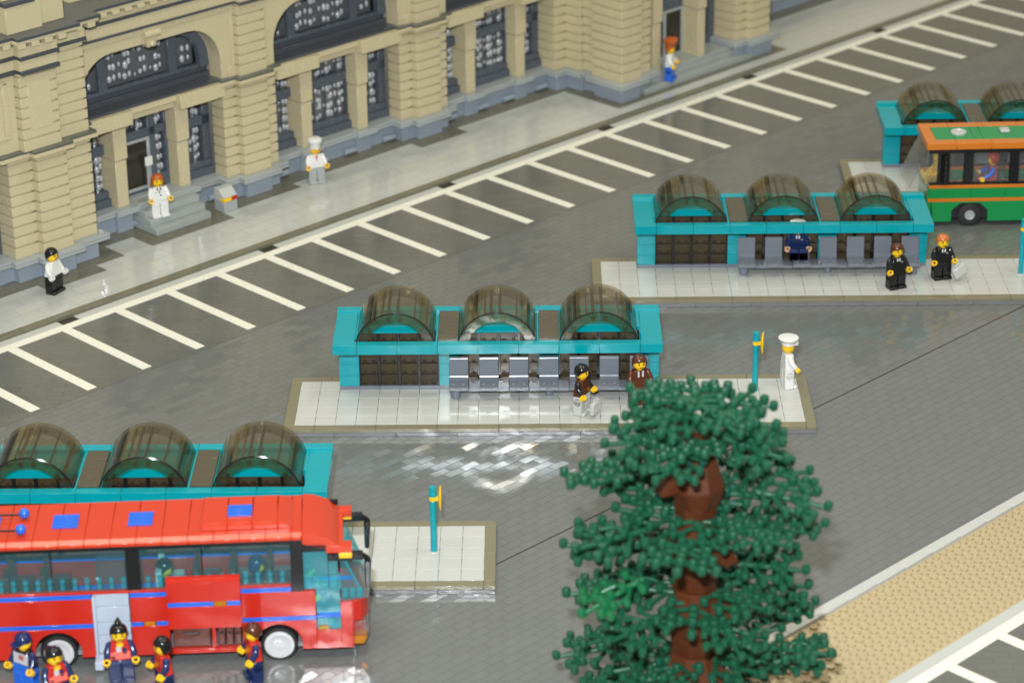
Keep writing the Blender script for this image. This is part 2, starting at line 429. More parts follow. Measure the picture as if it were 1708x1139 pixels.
def bay(bl, br, door=False, vw=16.4, wall=True):
    bc = (bl + br) / 2
    pl, pr = (bc - 5.3, bc - 3.7), (bc + 3.7, bc + 5.3)
    # plinth and ledge under the windows
    m = MB(); m.box(bl, br, 17.9, 24, .4, 2.6)
    for q in (pl, pr): m.box(q[0] - .3, q[1] + .3, 17.3, 18.2, .4, 2.6)
    for uu in (bl + 1.2, pl[1] + 1.2, pr[0] - 1.4, br - 1.2):
        m.cyl((uu - .9, 17.5, .9), .38, 1.8, 'x', 12)
    pp = m.build('plinth', PLINTH, B)
    m = MB()
    for zz in (2.6, 2.98): m.box(bl + .01, br - .01, 17.0, 24, zz, zz + .35)
    for q in (pl, pr): m.box(q[0] - .8, q[1] + .8, 16.4, 18, 2.62, 3.36)
    m.build('ledge', LEDGE, pp)
    # pillars
    for q in (pl, pr):
        m = MB(); m.box(q[0], q[1], 17.4, 20.3, 3.36, 9.0); m.box(q[0] - .12, q[1] + .12, 17.25, 20.3, 9.12, 13.5)
        m.box(q[0] - .3, q[1] + .3, 17.1, 20.3, 13.05, 13.5)
        m.build('pillar', TAN, B, .04)
    # lintel
    m = MB()
    m.box(bl + .02, pl[1] + .25, 15.85, 20.3, 13.5, 15.2); m.box(pr[0] - .25, br - .02, 15.85, 20.3, 13.5, 15.2)
    m.box(pl[1] + .26, pr[0] - .26, 17.2, 20.3, 13.5, 14.4); m.box(pl[1] + .26, pr[0] - .26, 16.6, 20.3, 14.4, 15.2)
    m.build('lintel', TAN, B, .05)
    m = MB(); m.box(bl + .3, br - .3, 16.5, 20.2, 15.21, 15.5)
    m.box(bl, br, 18.6, 20.4, 15.5, 16.1); m.box(bl, br, 19.1, 20.4, 16.1, 16.7)
    m.build('window_ledge', DARKL, B, .03)
    # lower windows
    vwin = 19.2
    segs = [(bl, pl[0]), (pl[1], pr[0]), (pr[1], br)]
    for k, (a, b) in enumerate(segs):
        if door and k == 1: continue
        fr = [(a, b, vwin - .6, 20.2, 3.36, 4.3), (a, b, vwin - .2, 20.2, 4.3, 5.1), (a, b, vwin, 20.0, 9.5, 10.7), (a, b, vwin, 20, 13.0, 13.5)]
        if k != 1:
            e = 1.1
            fr.append((b - e, b, vwin, 20, 5.1, 13.0) if k == 2 else (a, a + e, vwin, 20, 5.1, 13.0))
            pa, pb = (a, b - e) if k == 2 else (a + e, b)
        else:
            pa, pb = a, b
            fr += [(a, a + .14, vwin, 20, 4.3, 13.4), (b - .14, b, vwin, 20, 4.3, 13.4)]
        window(a, b, vwin, fr, [(pa, pb, 5.1, 9.5), (pa, pb, 10.7, 13.0)])
    if door:
        a, b = segs[1]
        fr = [(a, a + .5, vwin, 20, 3.6, 13.0), (a + 4.6, a + 5.6, vwin, 20, 3.6, 13.0), (a, b, vwin, 20, 10.2, 11.2), (a, b, vwin, 20, 13, 13.5),
              (a + 5.6, b, vwin, 20, 3.6, 5.2), (b - .4, b, vwin, 20, 5.2, 13), (a + .5, a + 4.6, vwin, 20, 3.5, 4.0)]
        window(a, b, vwin, fr, [(a + .5, a + 4.6, 11.2, 13.0), (a + 5.6, b - .4, 5.2, 10.2), (a + 5.6, b - .4, 11.2, 13)], name='door_surround')
        m = MB()
        m.box(a + .5, a + .8, vwin - .25, vwin, 4.0, 10.2); m.box(a + 4.2, a + 4.6, vwin - .25, vwin, 4.0, 10.2)
        m.box(a + .8, a + 4.2, vwin - .25, vwin, 4.0, 4.35); m.box(a + .8, a + 4.2, vwin - .25, vwin, 9.85, 10.2)
        d = m.build('door', LEDGE, B, .03)
        m = MB(); m.box(a + .8, a + 4.2, vwin - .1, vwin - .02, 4.35, 9.85); m.build('pane', DOORGL, d, 0, 0)
    # dark inside
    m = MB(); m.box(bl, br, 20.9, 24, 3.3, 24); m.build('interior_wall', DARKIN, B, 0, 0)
    if not wall: return
    # arched upper wall
    l, r = bl - 2, br + 2
    arch = arch_outline(bl, br, 15.5, 22.3, 4.6)
    poly = [(l, 15.5)] + arch + [(r, 15.5), (r, 24.3), (l, 24.3)]
    m = MB(); m.prism(poly, 'y', vw, vw + 2.2)
    w = m.build('arched_wall', TANW, B, .03, 30)
    m = MB()                                # raised border of the frieze panels
    m.box(l, r, vw - .18, vw, 23.55, 24.3)
    m.box(l, bl - .9, vw - .18, vw, 15.5, 16.7); m.box(br + .9, r, vw - .18, vw, 15.5, 16.7)
    m.box(l, l + .5, vw - .18, vw, 16.7, 23.55); m.box(r - .5, r, vw - .18, vw, 16.7, 23.55)
    m.build('border', TAN, w, .03)
    m = MB(); m.taper((bc - .6, bc + .6, vw - .4, vw + 1.8), (bc - 1.0, bc + 1.0, vw - .4, vw + 1.8), 21.9, 24.25)
    m.cyl((bc - 1.1, vw - .45, 23.5), .45, 2.2, 'x', 14); m.ball((bc, vw - .4, 22.3), .4, 10, 6)
    m.build('keystone', TAN, w, .03)
    # arched window: surround, mullions, pale beads painted as glints
    inner = arch_outline(bl + 1.3, br - 1.3, 16.7, 21.3, 3.6)
    outer = arch_outline(bl, br, 16.7, 22.3, 4.6)
    m = MB(); m.prism(outer + inner[::-1], 'y', vw + 2.25, vw + 3.1)
    for q in (bc - 5.0, bc + 5.0): m.box(q - .6, q + .6, vw + 2.6, vw + 3.2, 16.7, 21.4)
    m.box(bl + 1.3, br - 1.3, vw + 2.5, vw + 3.2, 16.7, 17.1)
    wn = m.build('arched_window', SLATE, B, .03, 30)
    def ins(u, z):
        r_ = 3.6; x = min(u - (bl + 1.3), (br - 1.3) - u)
        if x < .2: return False
        if x < r_ and z > 21.3 - r_:
            return math.hypot(r_ - x, z - (21.3 - r_)) < r_ - .1
        return z < 21.2
    m = MB()
    for a, b in ((bl + 1.3, bc - 5.6), (bc - 4.4, bc + 4.4), (bc + 5.6, br - 1.3)):
        glint_beads(m, a, b, 17.1, 21.3, vw + 3.6, ins)
    m.build('pane', GLINTM, wn, 0, 60)
    m = MB(); m.box(bl + 1, br - 1, vw + 4.1, vw + 4.2, 16.8, 21.8); m.build('back_pane', PANEM, wn, 0, 0)

PC = [47.2, 75.2]
for pc in PC: pier(pc)
bay(23.2, 43.2, door=True)
bay(51.2, 71.2)
bay(79.2, 98.4)

# projecting pier at the left end
def pier_left():
    m = MB()
    for a, b, vf in ((10.9, 14, 13.4), (14, 18, 12.4), (18, 21.95, 13.4)):
        courses(m, a, b, vf, 20, 3.2, 14.75, 4.4)
    courses(m, 12.6, 17.5, 12.4, 20, 15.55, 24.35, 16.75)
    courses(m, 17.5, 21.9, 13.4, 20, 15.55, 26.0, 16.75)
    p = m.build('pier', TANW, B, .03)
    m = MB(); m.box(13.6, 16.6, 12.36, 13, 17.8, 23.0); m.build('panel', TAN, p, .03)
    m = MB(); m.box(2, 12.6, 13.4, 20, 15.55, 24.35)
    m.box(9.3, 9.8, 13.2, 13.4, 17.6, 23.6); m.box(10.9, 11.5, 13.2, 13.4, 17.6, 23.6); m.box(9.3, 11.5, 13.2, 13.4, 23.3, 23.7); m.box(9.3, 11.5, 13.2, 13.4, 17.2, 17.6)
    m.build('panel_wall', TAN, p, .03)
    m = MB(); m.box(-40, 21.9, 14.3, 22, .4, 2.45); m.box(11, 21.9, 13.3, 22, .4, 2.45); m.box(14, 18, 12.3, 22, .4, 2.45)
    m.build('plinth', PLINTH, p)
    m = MB()
    for zz in (2.45, 2.83):
        m.box(-40, 22.9, 13.51, 22, zz, zz + .36); m.box(10.2, 23, 12.51, 13.5, zz, zz + .36); m.box(13.1, 18.9, 11.5, 12.5, zz, zz + .36)
    m.build('ledge', LEDGE, p)
    m = MB()
    for a, b, vf, vb in ((9.6, 22.6, 12.71, 22), (13.3, 18.7, 11.7, 12.7)): m.box(a, b, vf, vb, 14.76, 15.19)
    m.build('capital', TAN, p)
    m = MB()
    for a, b, vf, vb in ((9.7, 22.5, 12.81, 22), (13.4, 18.6, 11.8, 12.8), (-40, 9.69, 13, 22), (22.51, 23.6, 15.2, 22)): m.box(a, b, vf, vb, 15.2, 15.54)
    m.build('capital_tile', ROOFT, p)
    # recess further left
    m = MB(); m.box(-40, 10.9, 16, 22, 3.2, 14.75); m.build('recess_wall', SLATE, p, .03)
    m = MB(); m.box(-40, 2, 13.4, 20, 15.55, 24.35); m.build('side_wall', TANW, p, .03)
pier_left()

# cornices along the top
def cornice():
    m = MB()
    # left projecting part
    m.box(-40, 12.6, 13.0, 22, 24.8, 26.0); m.box(12.6, 17.6, 12.0, 22, 24.8, 26.0)
    m.box(-40, 12.6, 12.9, 22, 26.4, 27.4); m.box(12.6, 17.6, 11.9, 22, 26.4, 27.4); m.box(17.6, 22, 12.9, 22, 26.4, 27.4)
    for a, b, vf in ((-40, 12.0, 12.4), (12.0, 20.1, 11.4), (20.1, 23.6, 12.4)):
        m.box(a, b, vf, 22, 27.95, 28.35)
        k = a + .3
        while k < b - .9:
            m.box(k, k + 1.0, vf, vf + 1, 27.4, 27.95); k += 1.75
    # above the bays
    m.box(22, 260, 16.0, 24, 24.55, 26.0)
    m.box(22, 260, 15.9, 24, 26.35, 27.0)
    m.box(22, 260, 15.2, 24, 27.5, 27.95)
    k = 22.3
    while k < 110: m.box(k, k + 1.0, 15.2, 16.2, 27.0, 27.5); k += 1.75
    for pc in PC: m.box(pc - 2, pc + 2, 15.0, 24, 24.56, 26.0)
    c = m.build('cornice', TAN, B, .03)
    m = MB()
    m.box(-40, 12.7, 12.8, 22, 24.36, 24.79); m.box(12.7, 17.7, 11.8, 22, 24.36, 24.79)
    m.box(-40, 12.6, 12.7, 22, 26.01, 26.39); m.box(12.6, 17.7, 11.7, 22, 26.01, 26.39); m.box(17.7, 22.1, 12.8, 22, 26.01, 26.39)
    m.box(-40, 12.1, 12.2, 24, 28.36, 28.7); m.box(12.1, 20.3, 11.2, 24, 28.36, 28.7); m.box(20.3, 23.8, 12.2, 24, 28.36, 28.7)
    m.box(22, 260, 15.8, 24, 24.31, 24.54); m.box(22, 260, 15.7, 24, 26.01, 26.34); m.box(22.4, 260, 15.0, 40, 27.96, 28.3)
    for pc in PC: m.box(pc - 2.1, pc + 2.1, 14.8, 24, 24.32, 24.55)
    m.build('cornice_tile', DARKL, c, .03)
    m = MB()
    m.box(-40, 12.2, 14.4, 40, 28.7, 31.7); m.box(12.2, 16.8, 13.2, 40, 28.7, 31.7); m.box(16.8, 20.2, 14.0, 40, 28.7, 31.7)
    m.box(-40, 12.4, 15.0, 40, 32.2, 38); m.box(12.4, 15.8, 14.0, 40, 32.2, 38)
    m.box(23.8, 260, 19, 40, 28.3, 34)
    m.build('attic_wall', TANW, c, .03)
    m = MB(); m.box(-40, 12.1, 14.2, 40, 31.71, 32.19); m.box(12.1, 16.0, 13.0, 40, 31.71, 32.19)
    m.box(23.8, 260, 18.8, 40, 34.01, 34.4); m.build('attic_tile', DARKL, c, .03)
cornice()

# projecting end pavilion: two piers and a door bay with broad steps
def pavilion():
    m = MB()
    courses(m, 98.4, 100.5, 16.2, 20, 3.2, 26, 4.4)
    courses(m, 100.5, 106, 13.6, 20, 3.2, 26, 4.4)
    courses(m, 101.3, 106, 11.4, 14, 3.2, 26, 4.4)
    courses(m, 100.5, 104.2, 6.0, 11.4, 3.2, 26, 4.4)
    courses(m, 104.2, 107, 7.0, 11.4, 3.2, 26, 4.4)
    p = m.build('pier', TANW, B, .03)
    m = MB()
    for i, b in enumerate(((98.5, 101, 15.9, 20), (100.7, 106, 13.4, 20), (101.5, 106, 11, 14), (100.7, 104.3, 6.2, 11.2), (104, 107, 7.1, 11))): m.box(*b, .4, 2.41 + .007 * i)
    m.build('plinth', PLINTH, p)
    m = MB()
    for zz in (2.45, 2.83):
        for i, b in enumerate(((97.8, 101, 15.4, 20), (99.7, 106, 12.9, 20), (100.6, 106, 10.6, 14), (99.6, 105, 5.2, 11.8), (104, 108, 6.2, 11))): m.box(*b, zz + .002 * i, zz + .345 + .008 * i)
    m.build('ledge', LEDGE, p)
    m = MB()
    courses(m, 124.2, 126.3, 7.2, 20, 3.2, 26, 4.4); courses(m, 126.3, 130.2, 6.2, 20, 3.2, 26, 4.4)
    p = m.build('pier', TANW, B, .03)
    m = MB(); m.box(124.3, 126.3, 7.1, 20, .4, 2.45); m.box(126.3, 130.9, 6.3, 20, .4, 2.45); m.build('plinth', PLINTH, p)
    m = MB()
    for zz in (2.45, 2.83): m.box(123.4, 127, 6.4, 20, zz, zz + .35); m.box(125.6, 131.4, 5.4, 20, zz, zz + .36)
    m.build('ledge', LEDGE, p)
    # steps
    for a, b, v, z0, z1 in ((105.2, 126.4, 6.2, .4, 1.15), (104.9, 124.6, 7.35, 1.15, 2.0), (105, 124.4, 7.5, 2.0, 2.4)):
        m = MB(); m.box(a, b, v, 12, z0 + .01, z1); m.build('step', STEP, B, .04)
    for a, b in ((108.5, 110.0), (117.4, 118.8)):
        m = MB(); m.box(a, b, 7.9, 12, 2.4, 8.9); m.box(a - .12, b + .12, 7.75, 12, 9.02, 16); m.build('pillar', TAN, B, .04)
    window(107, 108.5, 11, [(107, 107.3, 11, 12, 3.6, 16), (107, 108.5, 11, 12, 2.4, 3.6), (107, 108.5, 11, 12, 9, 10.2)], [(107, 108.5, 3.6, 9), (107, 108.5, 10.2, 15)])
    window(118.8, 124.2, 11, [(118.8, 124.2, 11, 12, 2.4, 3.6), (118.8, 124.2, 11, 12, 9, 10.2), (123, 124.2, 11, 12, 3.6, 16)], [(118.8, 123, 3.6, 9), (118.8, 123, 10.2, 15)])
    window(110, 117.4, 11, [(110, 117.4, 10.6, 12, 9.0, 10.4)], [(110, 117.4, 10.4, 15)], name='transom_window')
    m = MB()
    for a, b, z0, z1 in ((110.0, 110.4, 2.4, 9), (113.5, 114.0, 2.4, 9), (117.0, 117.4, 2.4, 9), (110.4, 113.5, 8.6, 9), (114, 117, 8.6, 9), (110.4, 113.5, 2.4, 2.8), (114, 117, 2.4, 2.8)):
        m.box(a, b, 10.6, 10.9, z0, z1)
    d = m.build('door', LEDGE, B, .03)
    m = MB(); m.box(110.4, 113.5, 10.7, 10.8, 2.8, 8.6); m.box(114, 117, 10.7, 10.8, 2.8, 8.6); m.build('pane', DOORGL, d, 0, 0)
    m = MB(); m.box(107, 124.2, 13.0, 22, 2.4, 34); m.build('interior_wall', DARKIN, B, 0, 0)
    # wing beyond
    m = MB(); m.box(130.3, 260, 17.4, 24, .4, 2.45); w = m.build('plinth', PLINTH, B)
    m = MB(); m.box(130.3, 260, 16.6, 24, 2.45, 3.2); m.build('ledge', LEDGE, w)
    m = MB(); courses(m, 130.3, 260, 17.4, 24, 3.2, 24.3, 4.4); m.build('wing_wall', TANW, B, .03)
pavilion()

# stairs of the left door
for k in range(4):
    m = MB(); m.box(30.1, 38.1, 13.35 + k, 17.2 + .9, .41 + .8 * k, 1.2 + .8 * k)
    m.build('step', STEP, B, .05)
m = MB(); m.box(29.6, 36.9, 18.1, 19.2, 3.3, 3.6); m.build('step', STEP, B, .04)

# ------------------------------------------------------------------ litter bin and door sign
t = thing('litter_bin', 'grey litter bin with sloped lid and yellow and red stripe', 'bin', (*bxy(40.05, 13.3), .42), BR)
m = MB(); m.box(0, 2, 0, 1.8, 0, 1.35); m.build('bin_body', LEDGE, t)
m = MB(); m.prism([(0, 1.35 + .45), (0, 1.85), (.9, 2.75), (1.8, 2.75), (1.8, 1.8)], 'x', 0, 2); m.box(0, 2, .05, 1.8, 1.36, 1.79); m.build('lid', LIGHTG, t)
m = MB(); m.box(-.03, 1.1, -.08, .6, 1.34, 1.78); m.build('yellow_stripe', YELLOW, t, .02)
m = MB(); m.box(1.12, 2.03, -.08, .6, 1.34, 1.78); m.build('red_stripe', RED, t, .02)
t = thing('door_sign', 'small blank white square sign on thin pole by the open doorway', 'sign', (*bxy(33.3, 18.6), 3.62), BR)
m = MB(); m.cyl((0, 0, 0), .16, 3.6, n=10); m.build('pole', LEDGE, t)
m = MB(); m.box(-.45, .55, -.35, -.1, 3.3, 4.4); m.build('board', WHITE, t)

# ------------------------------------------------------------------ bus platforms and shelters
PL = {1: (-31, -31), 2: (0, 0), 3: (31, 31), 4: (62, 62)}
def platform():
    t = empty('platform')
    m = MB()
    for i in range(25):
        for j in range(5):
            m.box(i * 2 + .012, i * 2 + 1.988, j * 2 + .012, j * 2 + 1.988, .5, .8)
    m.build('paving', PLATE, t, .02)
    m = MB()
    def strip(x0, x1, y0, y1, z0, z1, o):
        n = 0; L = 6
        if x1 - x0 > y1 - y0:
            x = x0 - o
            while x < x1:
                a, b = max(x, x0), min(x + L, x1)
                if b - a > .1: m.box(a + .012, b - .012, y0, y1, z0, z1)
                x += L
        else:
            y = y0 - o
            while y < y1:
                a, b = max(y, y0), min(y + L, y1)
                if b - a > .1: m.box(x0, x1, a + .012, b - .012, z0, z1)
                y += L
    strip(-1, 51, -1, 0, .42, .80, 3); strip(-1, 51, 10, 11, .42, .80, 2); strip(-1, 0, 0, 10, .42, .80, 2); strip(50, 51, 0, 10, .42, .80, 1)
    m.build('kerb', KERB, t, .025)
    m = MB()
    strip(-1, 51, -1, 0, .0, .40, 1); strip(-1, 51, 10, 11, .0, .40, 4); strip(-1, 0, 0, 10, 0, .40, 3); strip(50, 51, 0, 10, 0, .40, 2)
    m.box(0, 50, 0, 10, 0, .45)
    m.build('kerb_base', KERBS, t, .025)
    return t

def shelter():
    t = empty('bus_shelter')
    m = MB()
    for a in range(4, 36, 4): m.box(a + .01, a + 3.99, 8, 9.6, .81, 1.2)
    m.build('base_plate', DGREY, t)
    for x in (4, 14, 24, 34):
        m = MB()
        for k in range(4): m.box(x, x + 2, 8, 9.4, 1.2 + 1.2 * k, 2.395 + 1.2 * k)
        m.build('pillar', TEAL, t, .03)
    for x in (6, 16, 26):
        m = MB()
        for k in range(5):
            q = x + 2 * k
            m.box(max(q - .16, x), min(q + .16, x + 8), 8.05, 8.5, 1.2, 6.95)
        for k in range(1, 5): m.box(x, x + 8, 8.15, 8.4, 1.2 + 1.2 * k - .035, 1.2 + 1.2 * k + .035)
        w = m.build('window', BLACK, t, .02)
        m = MB()
        for k in range(4):
            for j in range(5):
                m.box(x + 2 * k + .16, x + 2 * k + 1.84, 8.18, 8.7, 1.24 + 1.2 * j, min(2.36 + 1.2 * j, 6.9))
        m.build('pane', SMOKEP, w, .03)
        m = MB()
        for k in range(4):
            for j in range(5):
                for s in (.55, 1.45): m.cyl((x + 2 * k + s, 8.3, 1.5 + 1.2 * j - .22), .22, .2, 'z', 10)
        m.build('peg', SMOKEP, w, 0)
    m = MB()
    for x in (4, 14, 24, 34): m.box(x + .01, x + 1.99, 8, 9.4, 6.01, 6.95)
    for c in (9.8, 19.9, 29.95): m.prism([(c - 3.6, 6.96), (c + 3.6, 6.96), (c + 3.3, 7.3), (c + 2.4, 7.75), (c - 2.4, 7.75), (c - 3.3, 7.3)], 'y', 8, 9.4)
    m.build('lintel', TEAL, t)
    # roof
    m = MB()
    for a in [3.62] + list(range(6, 34, 4)):
        b = {3.62: 5.97}.get(a, a + 3.98)
        m.box(a + .01, min(b, 34.0), 5, 6, 6, 7)
    m.box(34.02, 36.2, 5, 6, 6, 7)
    m.box(3.62, 5.75, 6.01, 13.1, 6, 7); m.box(34.15, 36.2, 6.01, 13.1, 6, 7)
    for a in range(4, 36, 4): m.box(a - .38 if a == 4 else a + .01, a + 3.99 if a < 32 else 36.2, 13.11, 14.1, 6, 7.25)
    m.box(5.75, 34.15, 9.41, 13.1, 6.3, 6.9)
    for x in (14, 24):
        m.box(x - .2, x - .02, 6, 13.1, 6.05, 7.02); m.box(x + 2.02, x + 2.2, 6, 13.1, 6.05, 7.02)
        m.box(x, x + 2, 9.6, 11, 6.91, 6.96)
    m.build('roof', TEAL, t, .03)
    for x in (14, 24):
        m = MB()
        for j in range(4): m.box(x, x + 2, 6.05 + 1.75 * j, 7.77 + 1.75 * j, 6.97, 7.2)
        m.build('skylight', SMOKEB, t, .03)
    for c in (9.8, 19.9, 29.95):
        m = MB()
        R0, R1 = 4.0, 3.78
        for s in (0, 1):
            a0, a1 = (rad(14), rad(89.6)) if s == 0 else (rad(90.4), rad(166))
            n = 12; pts = []
            for i in range(n + 1):
                a = a0 + (a1 - a0) * i / n; pts.append((c + R0 * math.cos(a), 6 + R0 * math.sin(a)))
            for i in range(n, -1, -1):
                a = a0 + (a1 - a0) * i / n; pts.append((c + R1 * math.cos(a), 6 + R1 * math.sin(a)))
            m.prism(pts, 'y', 6.05, 13.1)
        d = m.build('dome', SMOKE, t, 0, 30)
        m = MB()
        for a in (32, 58, 84, 97, 108, 121, 127, 141, 153):
            wd = 1.1 + (a * 7 % 5) * .45
            q0, q1 = rad(a), rad(a + wd * 1.6)
            m.prism([(c + 3.77 * math.cos(q0), 6 + 3.77 * math.sin(q0)), (c + 3.77 * math.cos(q1), 6 + 3.77 * math.sin(q1)),
                     (c + 3.66 * math.cos(q1), 6 + 3.66 * math.sin(q1)), (c + 3.66 * math.cos(q0), 6 + 3.66 * math.sin(q0))], 'y', 6.5, 12.6)
        m.build('rib', SMOKEP, d, 0, 0)
        for y0, nm in ((6.08, 'front_rim'), (12.7, 'back_rim')):
            m = MB()
            for a0, a1 in ((rad(14), rad(89.6)), (rad(90.4), rad(166))):
                n = 12; pts = []
                for i in range(n + 1):
                    a = a0 + (a1 - a0) * i / n; pts.append((c + 3.76 * math.cos(a), 6 + 3.76 * math.sin(a)))
                for i in range(n, -1, -1):
                    a = a0 + (a1 - a0) * i / n; pts.append((c + 2.95 * math.cos(a), 6 + 2.95 * math.sin(a)))
                m.prism(pts, 'y', y0, y0 + .35)
            for a in (40, 80, 100, 140):
                m.cyl((c + 3.35 * math.cos(rad(a)), y0 - .05, 6 + 3.35 * math.sin(rad(a))), .25, .2, 'y', 10)
            m.build(nm, SMOKE, d, .03, 30)
        m = MB()                             # dark moulded edge line of the front
        for a0, a1 in ((rad(14), rad(89.6)), (rad(90.4), rad(166))):
            pts = [(c + 3.98 * math.cos(a0 + (a1 - a0) * i / 12), 6.03, 6 + 3.98 * math.sin(a0 + (a1 - a0) * i / 12)) for i in range(13)]
            m.tube(pts, .07, 6)
        m.build('edge', BLACK, d, 0, 40)
    # bench
    m = MB()
    for k in range(10): m.box(15 + 2 * k + .01, 15 + 2 * k + 1.99, 5.6, 7.4, 1.62, 2.0)
    m.cyl((15.7, 6.1, .8), .5, .82, n=14); m.cyl((34.3, 6.1, .8), .5, .82, n=14); m.cyl((25, 6.6, .8), .4, .82, n=14)
    m.build('bench_rail', DGREY, t)
    for k in range(7):
        x = 15.05 + 3 * k
        m = MB()
        prof = [(4.95, 2.0), (4.95, 2.35), (6.3, 2.45), (6.52, 2.50), (6.68, 2.59), (6.79, 2.72), (6.85, 2.9), (7.0, 4.5), (7.05, 4.64), (7.15, 4.72), (7.3, 4.72), (7.4, 4.6), (7.25, 2.4), (7.1, 2.0)]
        m.prism(prof, 'x', x, x + 1.9)
        m.box(x + .65, x + 1.25, 4.85, 5.0, 2.02, 2.3)
        for s in (.45, 1.45): m.cyl((x + s, 5.7, 2.38), .28, .16, n=12)
        m.build('seat', DGREY, t, .04, 48)
    return t

plat0 = platform(); sh0 = shelter()
plab = {1: 'pale tiled bus platform in front of the red coach roofline', 2: 'pale tiled bus platform below the middle shelter, nearest the tree',
        3: 'pale tiled bus platform with two black-suited figurines', 4: 'pale tiled bus platform behind the green bus'}
slab = {1: 'teal bus shelter with smoky domes partly hidden behind the red coach',
        2: 'teal bus shelter with brown-jacketed figurines, just behind the tree',
        3: 'teal bus shelter with a navy-suited figurine seated on its bench',
        4: 'teal bus shelter partly hidden behind the green bus'}
for k in (1, 2, 3, 4):
    p_ = plat0 if k == 1 else copy_tree(plat0)
    p_.location = (PL[k][0] * S, PL[k][1] * S, 0)
    tag(p_, plab[k], 'platform', 'raised bus platforms', 'structure')
    s_ = sh0 if k == 1 else copy_tree(sh0)
    s_.location = (PL[k][0] * S, PL[k][1] * S, 0)
    tag(s_, slab[k], 'bus shelter', 'teal bus shelters')

# bus stop signs
def stop_sign(px, py, label, rz=0):
    t = thing('bus_stop_sign', label, 'bus stop sign', (px, py, .8), rz, 'bus stop signs')
    m = MB(); m.cyl((0, 0, .06), .3, 5.1, n=14); m.cyl((0, 0, 5.55), .3, .9, n=14); m.cyl((0, 0, 5.55), .38, .3, n=14); m.cyl((0, 0, 5.1), .2, .5, n=10)
    m.build('pole', TEAL, t, .02)
    m = MB(); m.cyl((0, 0, 0), .42, .08, n=14, r2=.36); m.build('foot', LIGHTG, t, 0)
    m = MB(); m.cyl((0, 0, 5.12), .34, .42, n=14); m.box(.1, .5, -.2, .2, 5.14, 5.5); m.build('clip', YELLOW, t, .02)
    m = MB(); m.lathe([(.0001, .30), (.55, .34), (.95, .42), (1.12, .52), (1.15, .6), (1.0, .58), (.5, .46), (.0001, .44)], 24, 'x', (.14, 0, 5.35)); m.build('disc', YELLOW, t, 0)
    return t
stop_sign(-31 + 45.5, -31 + 5.3, 'teal pole with yellow disc beside the red coach front')
stop_sign(45.55, 7.0, 'teal pole with yellow disc next to the white sailor figurine', rz=-.14)
stop_sign(31 + 46.1, 31 + 5.6, 'teal pole with yellow clip at the right picture edge')

# ------------------------------------------------------------------ toy figurines
def hair_cap(kind):
    """grid over the head: boundary height depends on the direction (front = -y)"""
    m = MB(); n = 20; k = 6
    v = []; f = []
    for i in range(n):
        a = 2 * math.pi * i / n
        fr = -math.sin(a)                       # 1 at the front
        zb = {'short': -.28 + .50 * max(0, fr) ** .6, 'bob': -.72 + (.95 if fr > .35 else 0), 'helmet': -.45 + (.62 if fr > .45 else 0)}[kind]
        for j in range(k + 1):
            th = j / k
            z = .74 - (.74 - zb) * th ** 1.5
            r = .70 * math.sqrt(max(0.02, 1 - (max(z - .1, 0) / .66) ** 2)) if z > .1 else .70 + (.06 if kind == 'bob' else .0) * min(1, max(0, -z * 2))
            if j == 0: r = .02
            v.append((r * math.cos(a), r * math.sin(a) + .03, z))
    for i in range(n):
        for j in range(k):
            f.append((i * (k + 1) + j, ((i + 1) % n) * (k + 1) + j, ((i + 1) % n) * (k + 1) + j + 1, i * (k + 1) + j + 1))
    m.add(v, f)
    return m

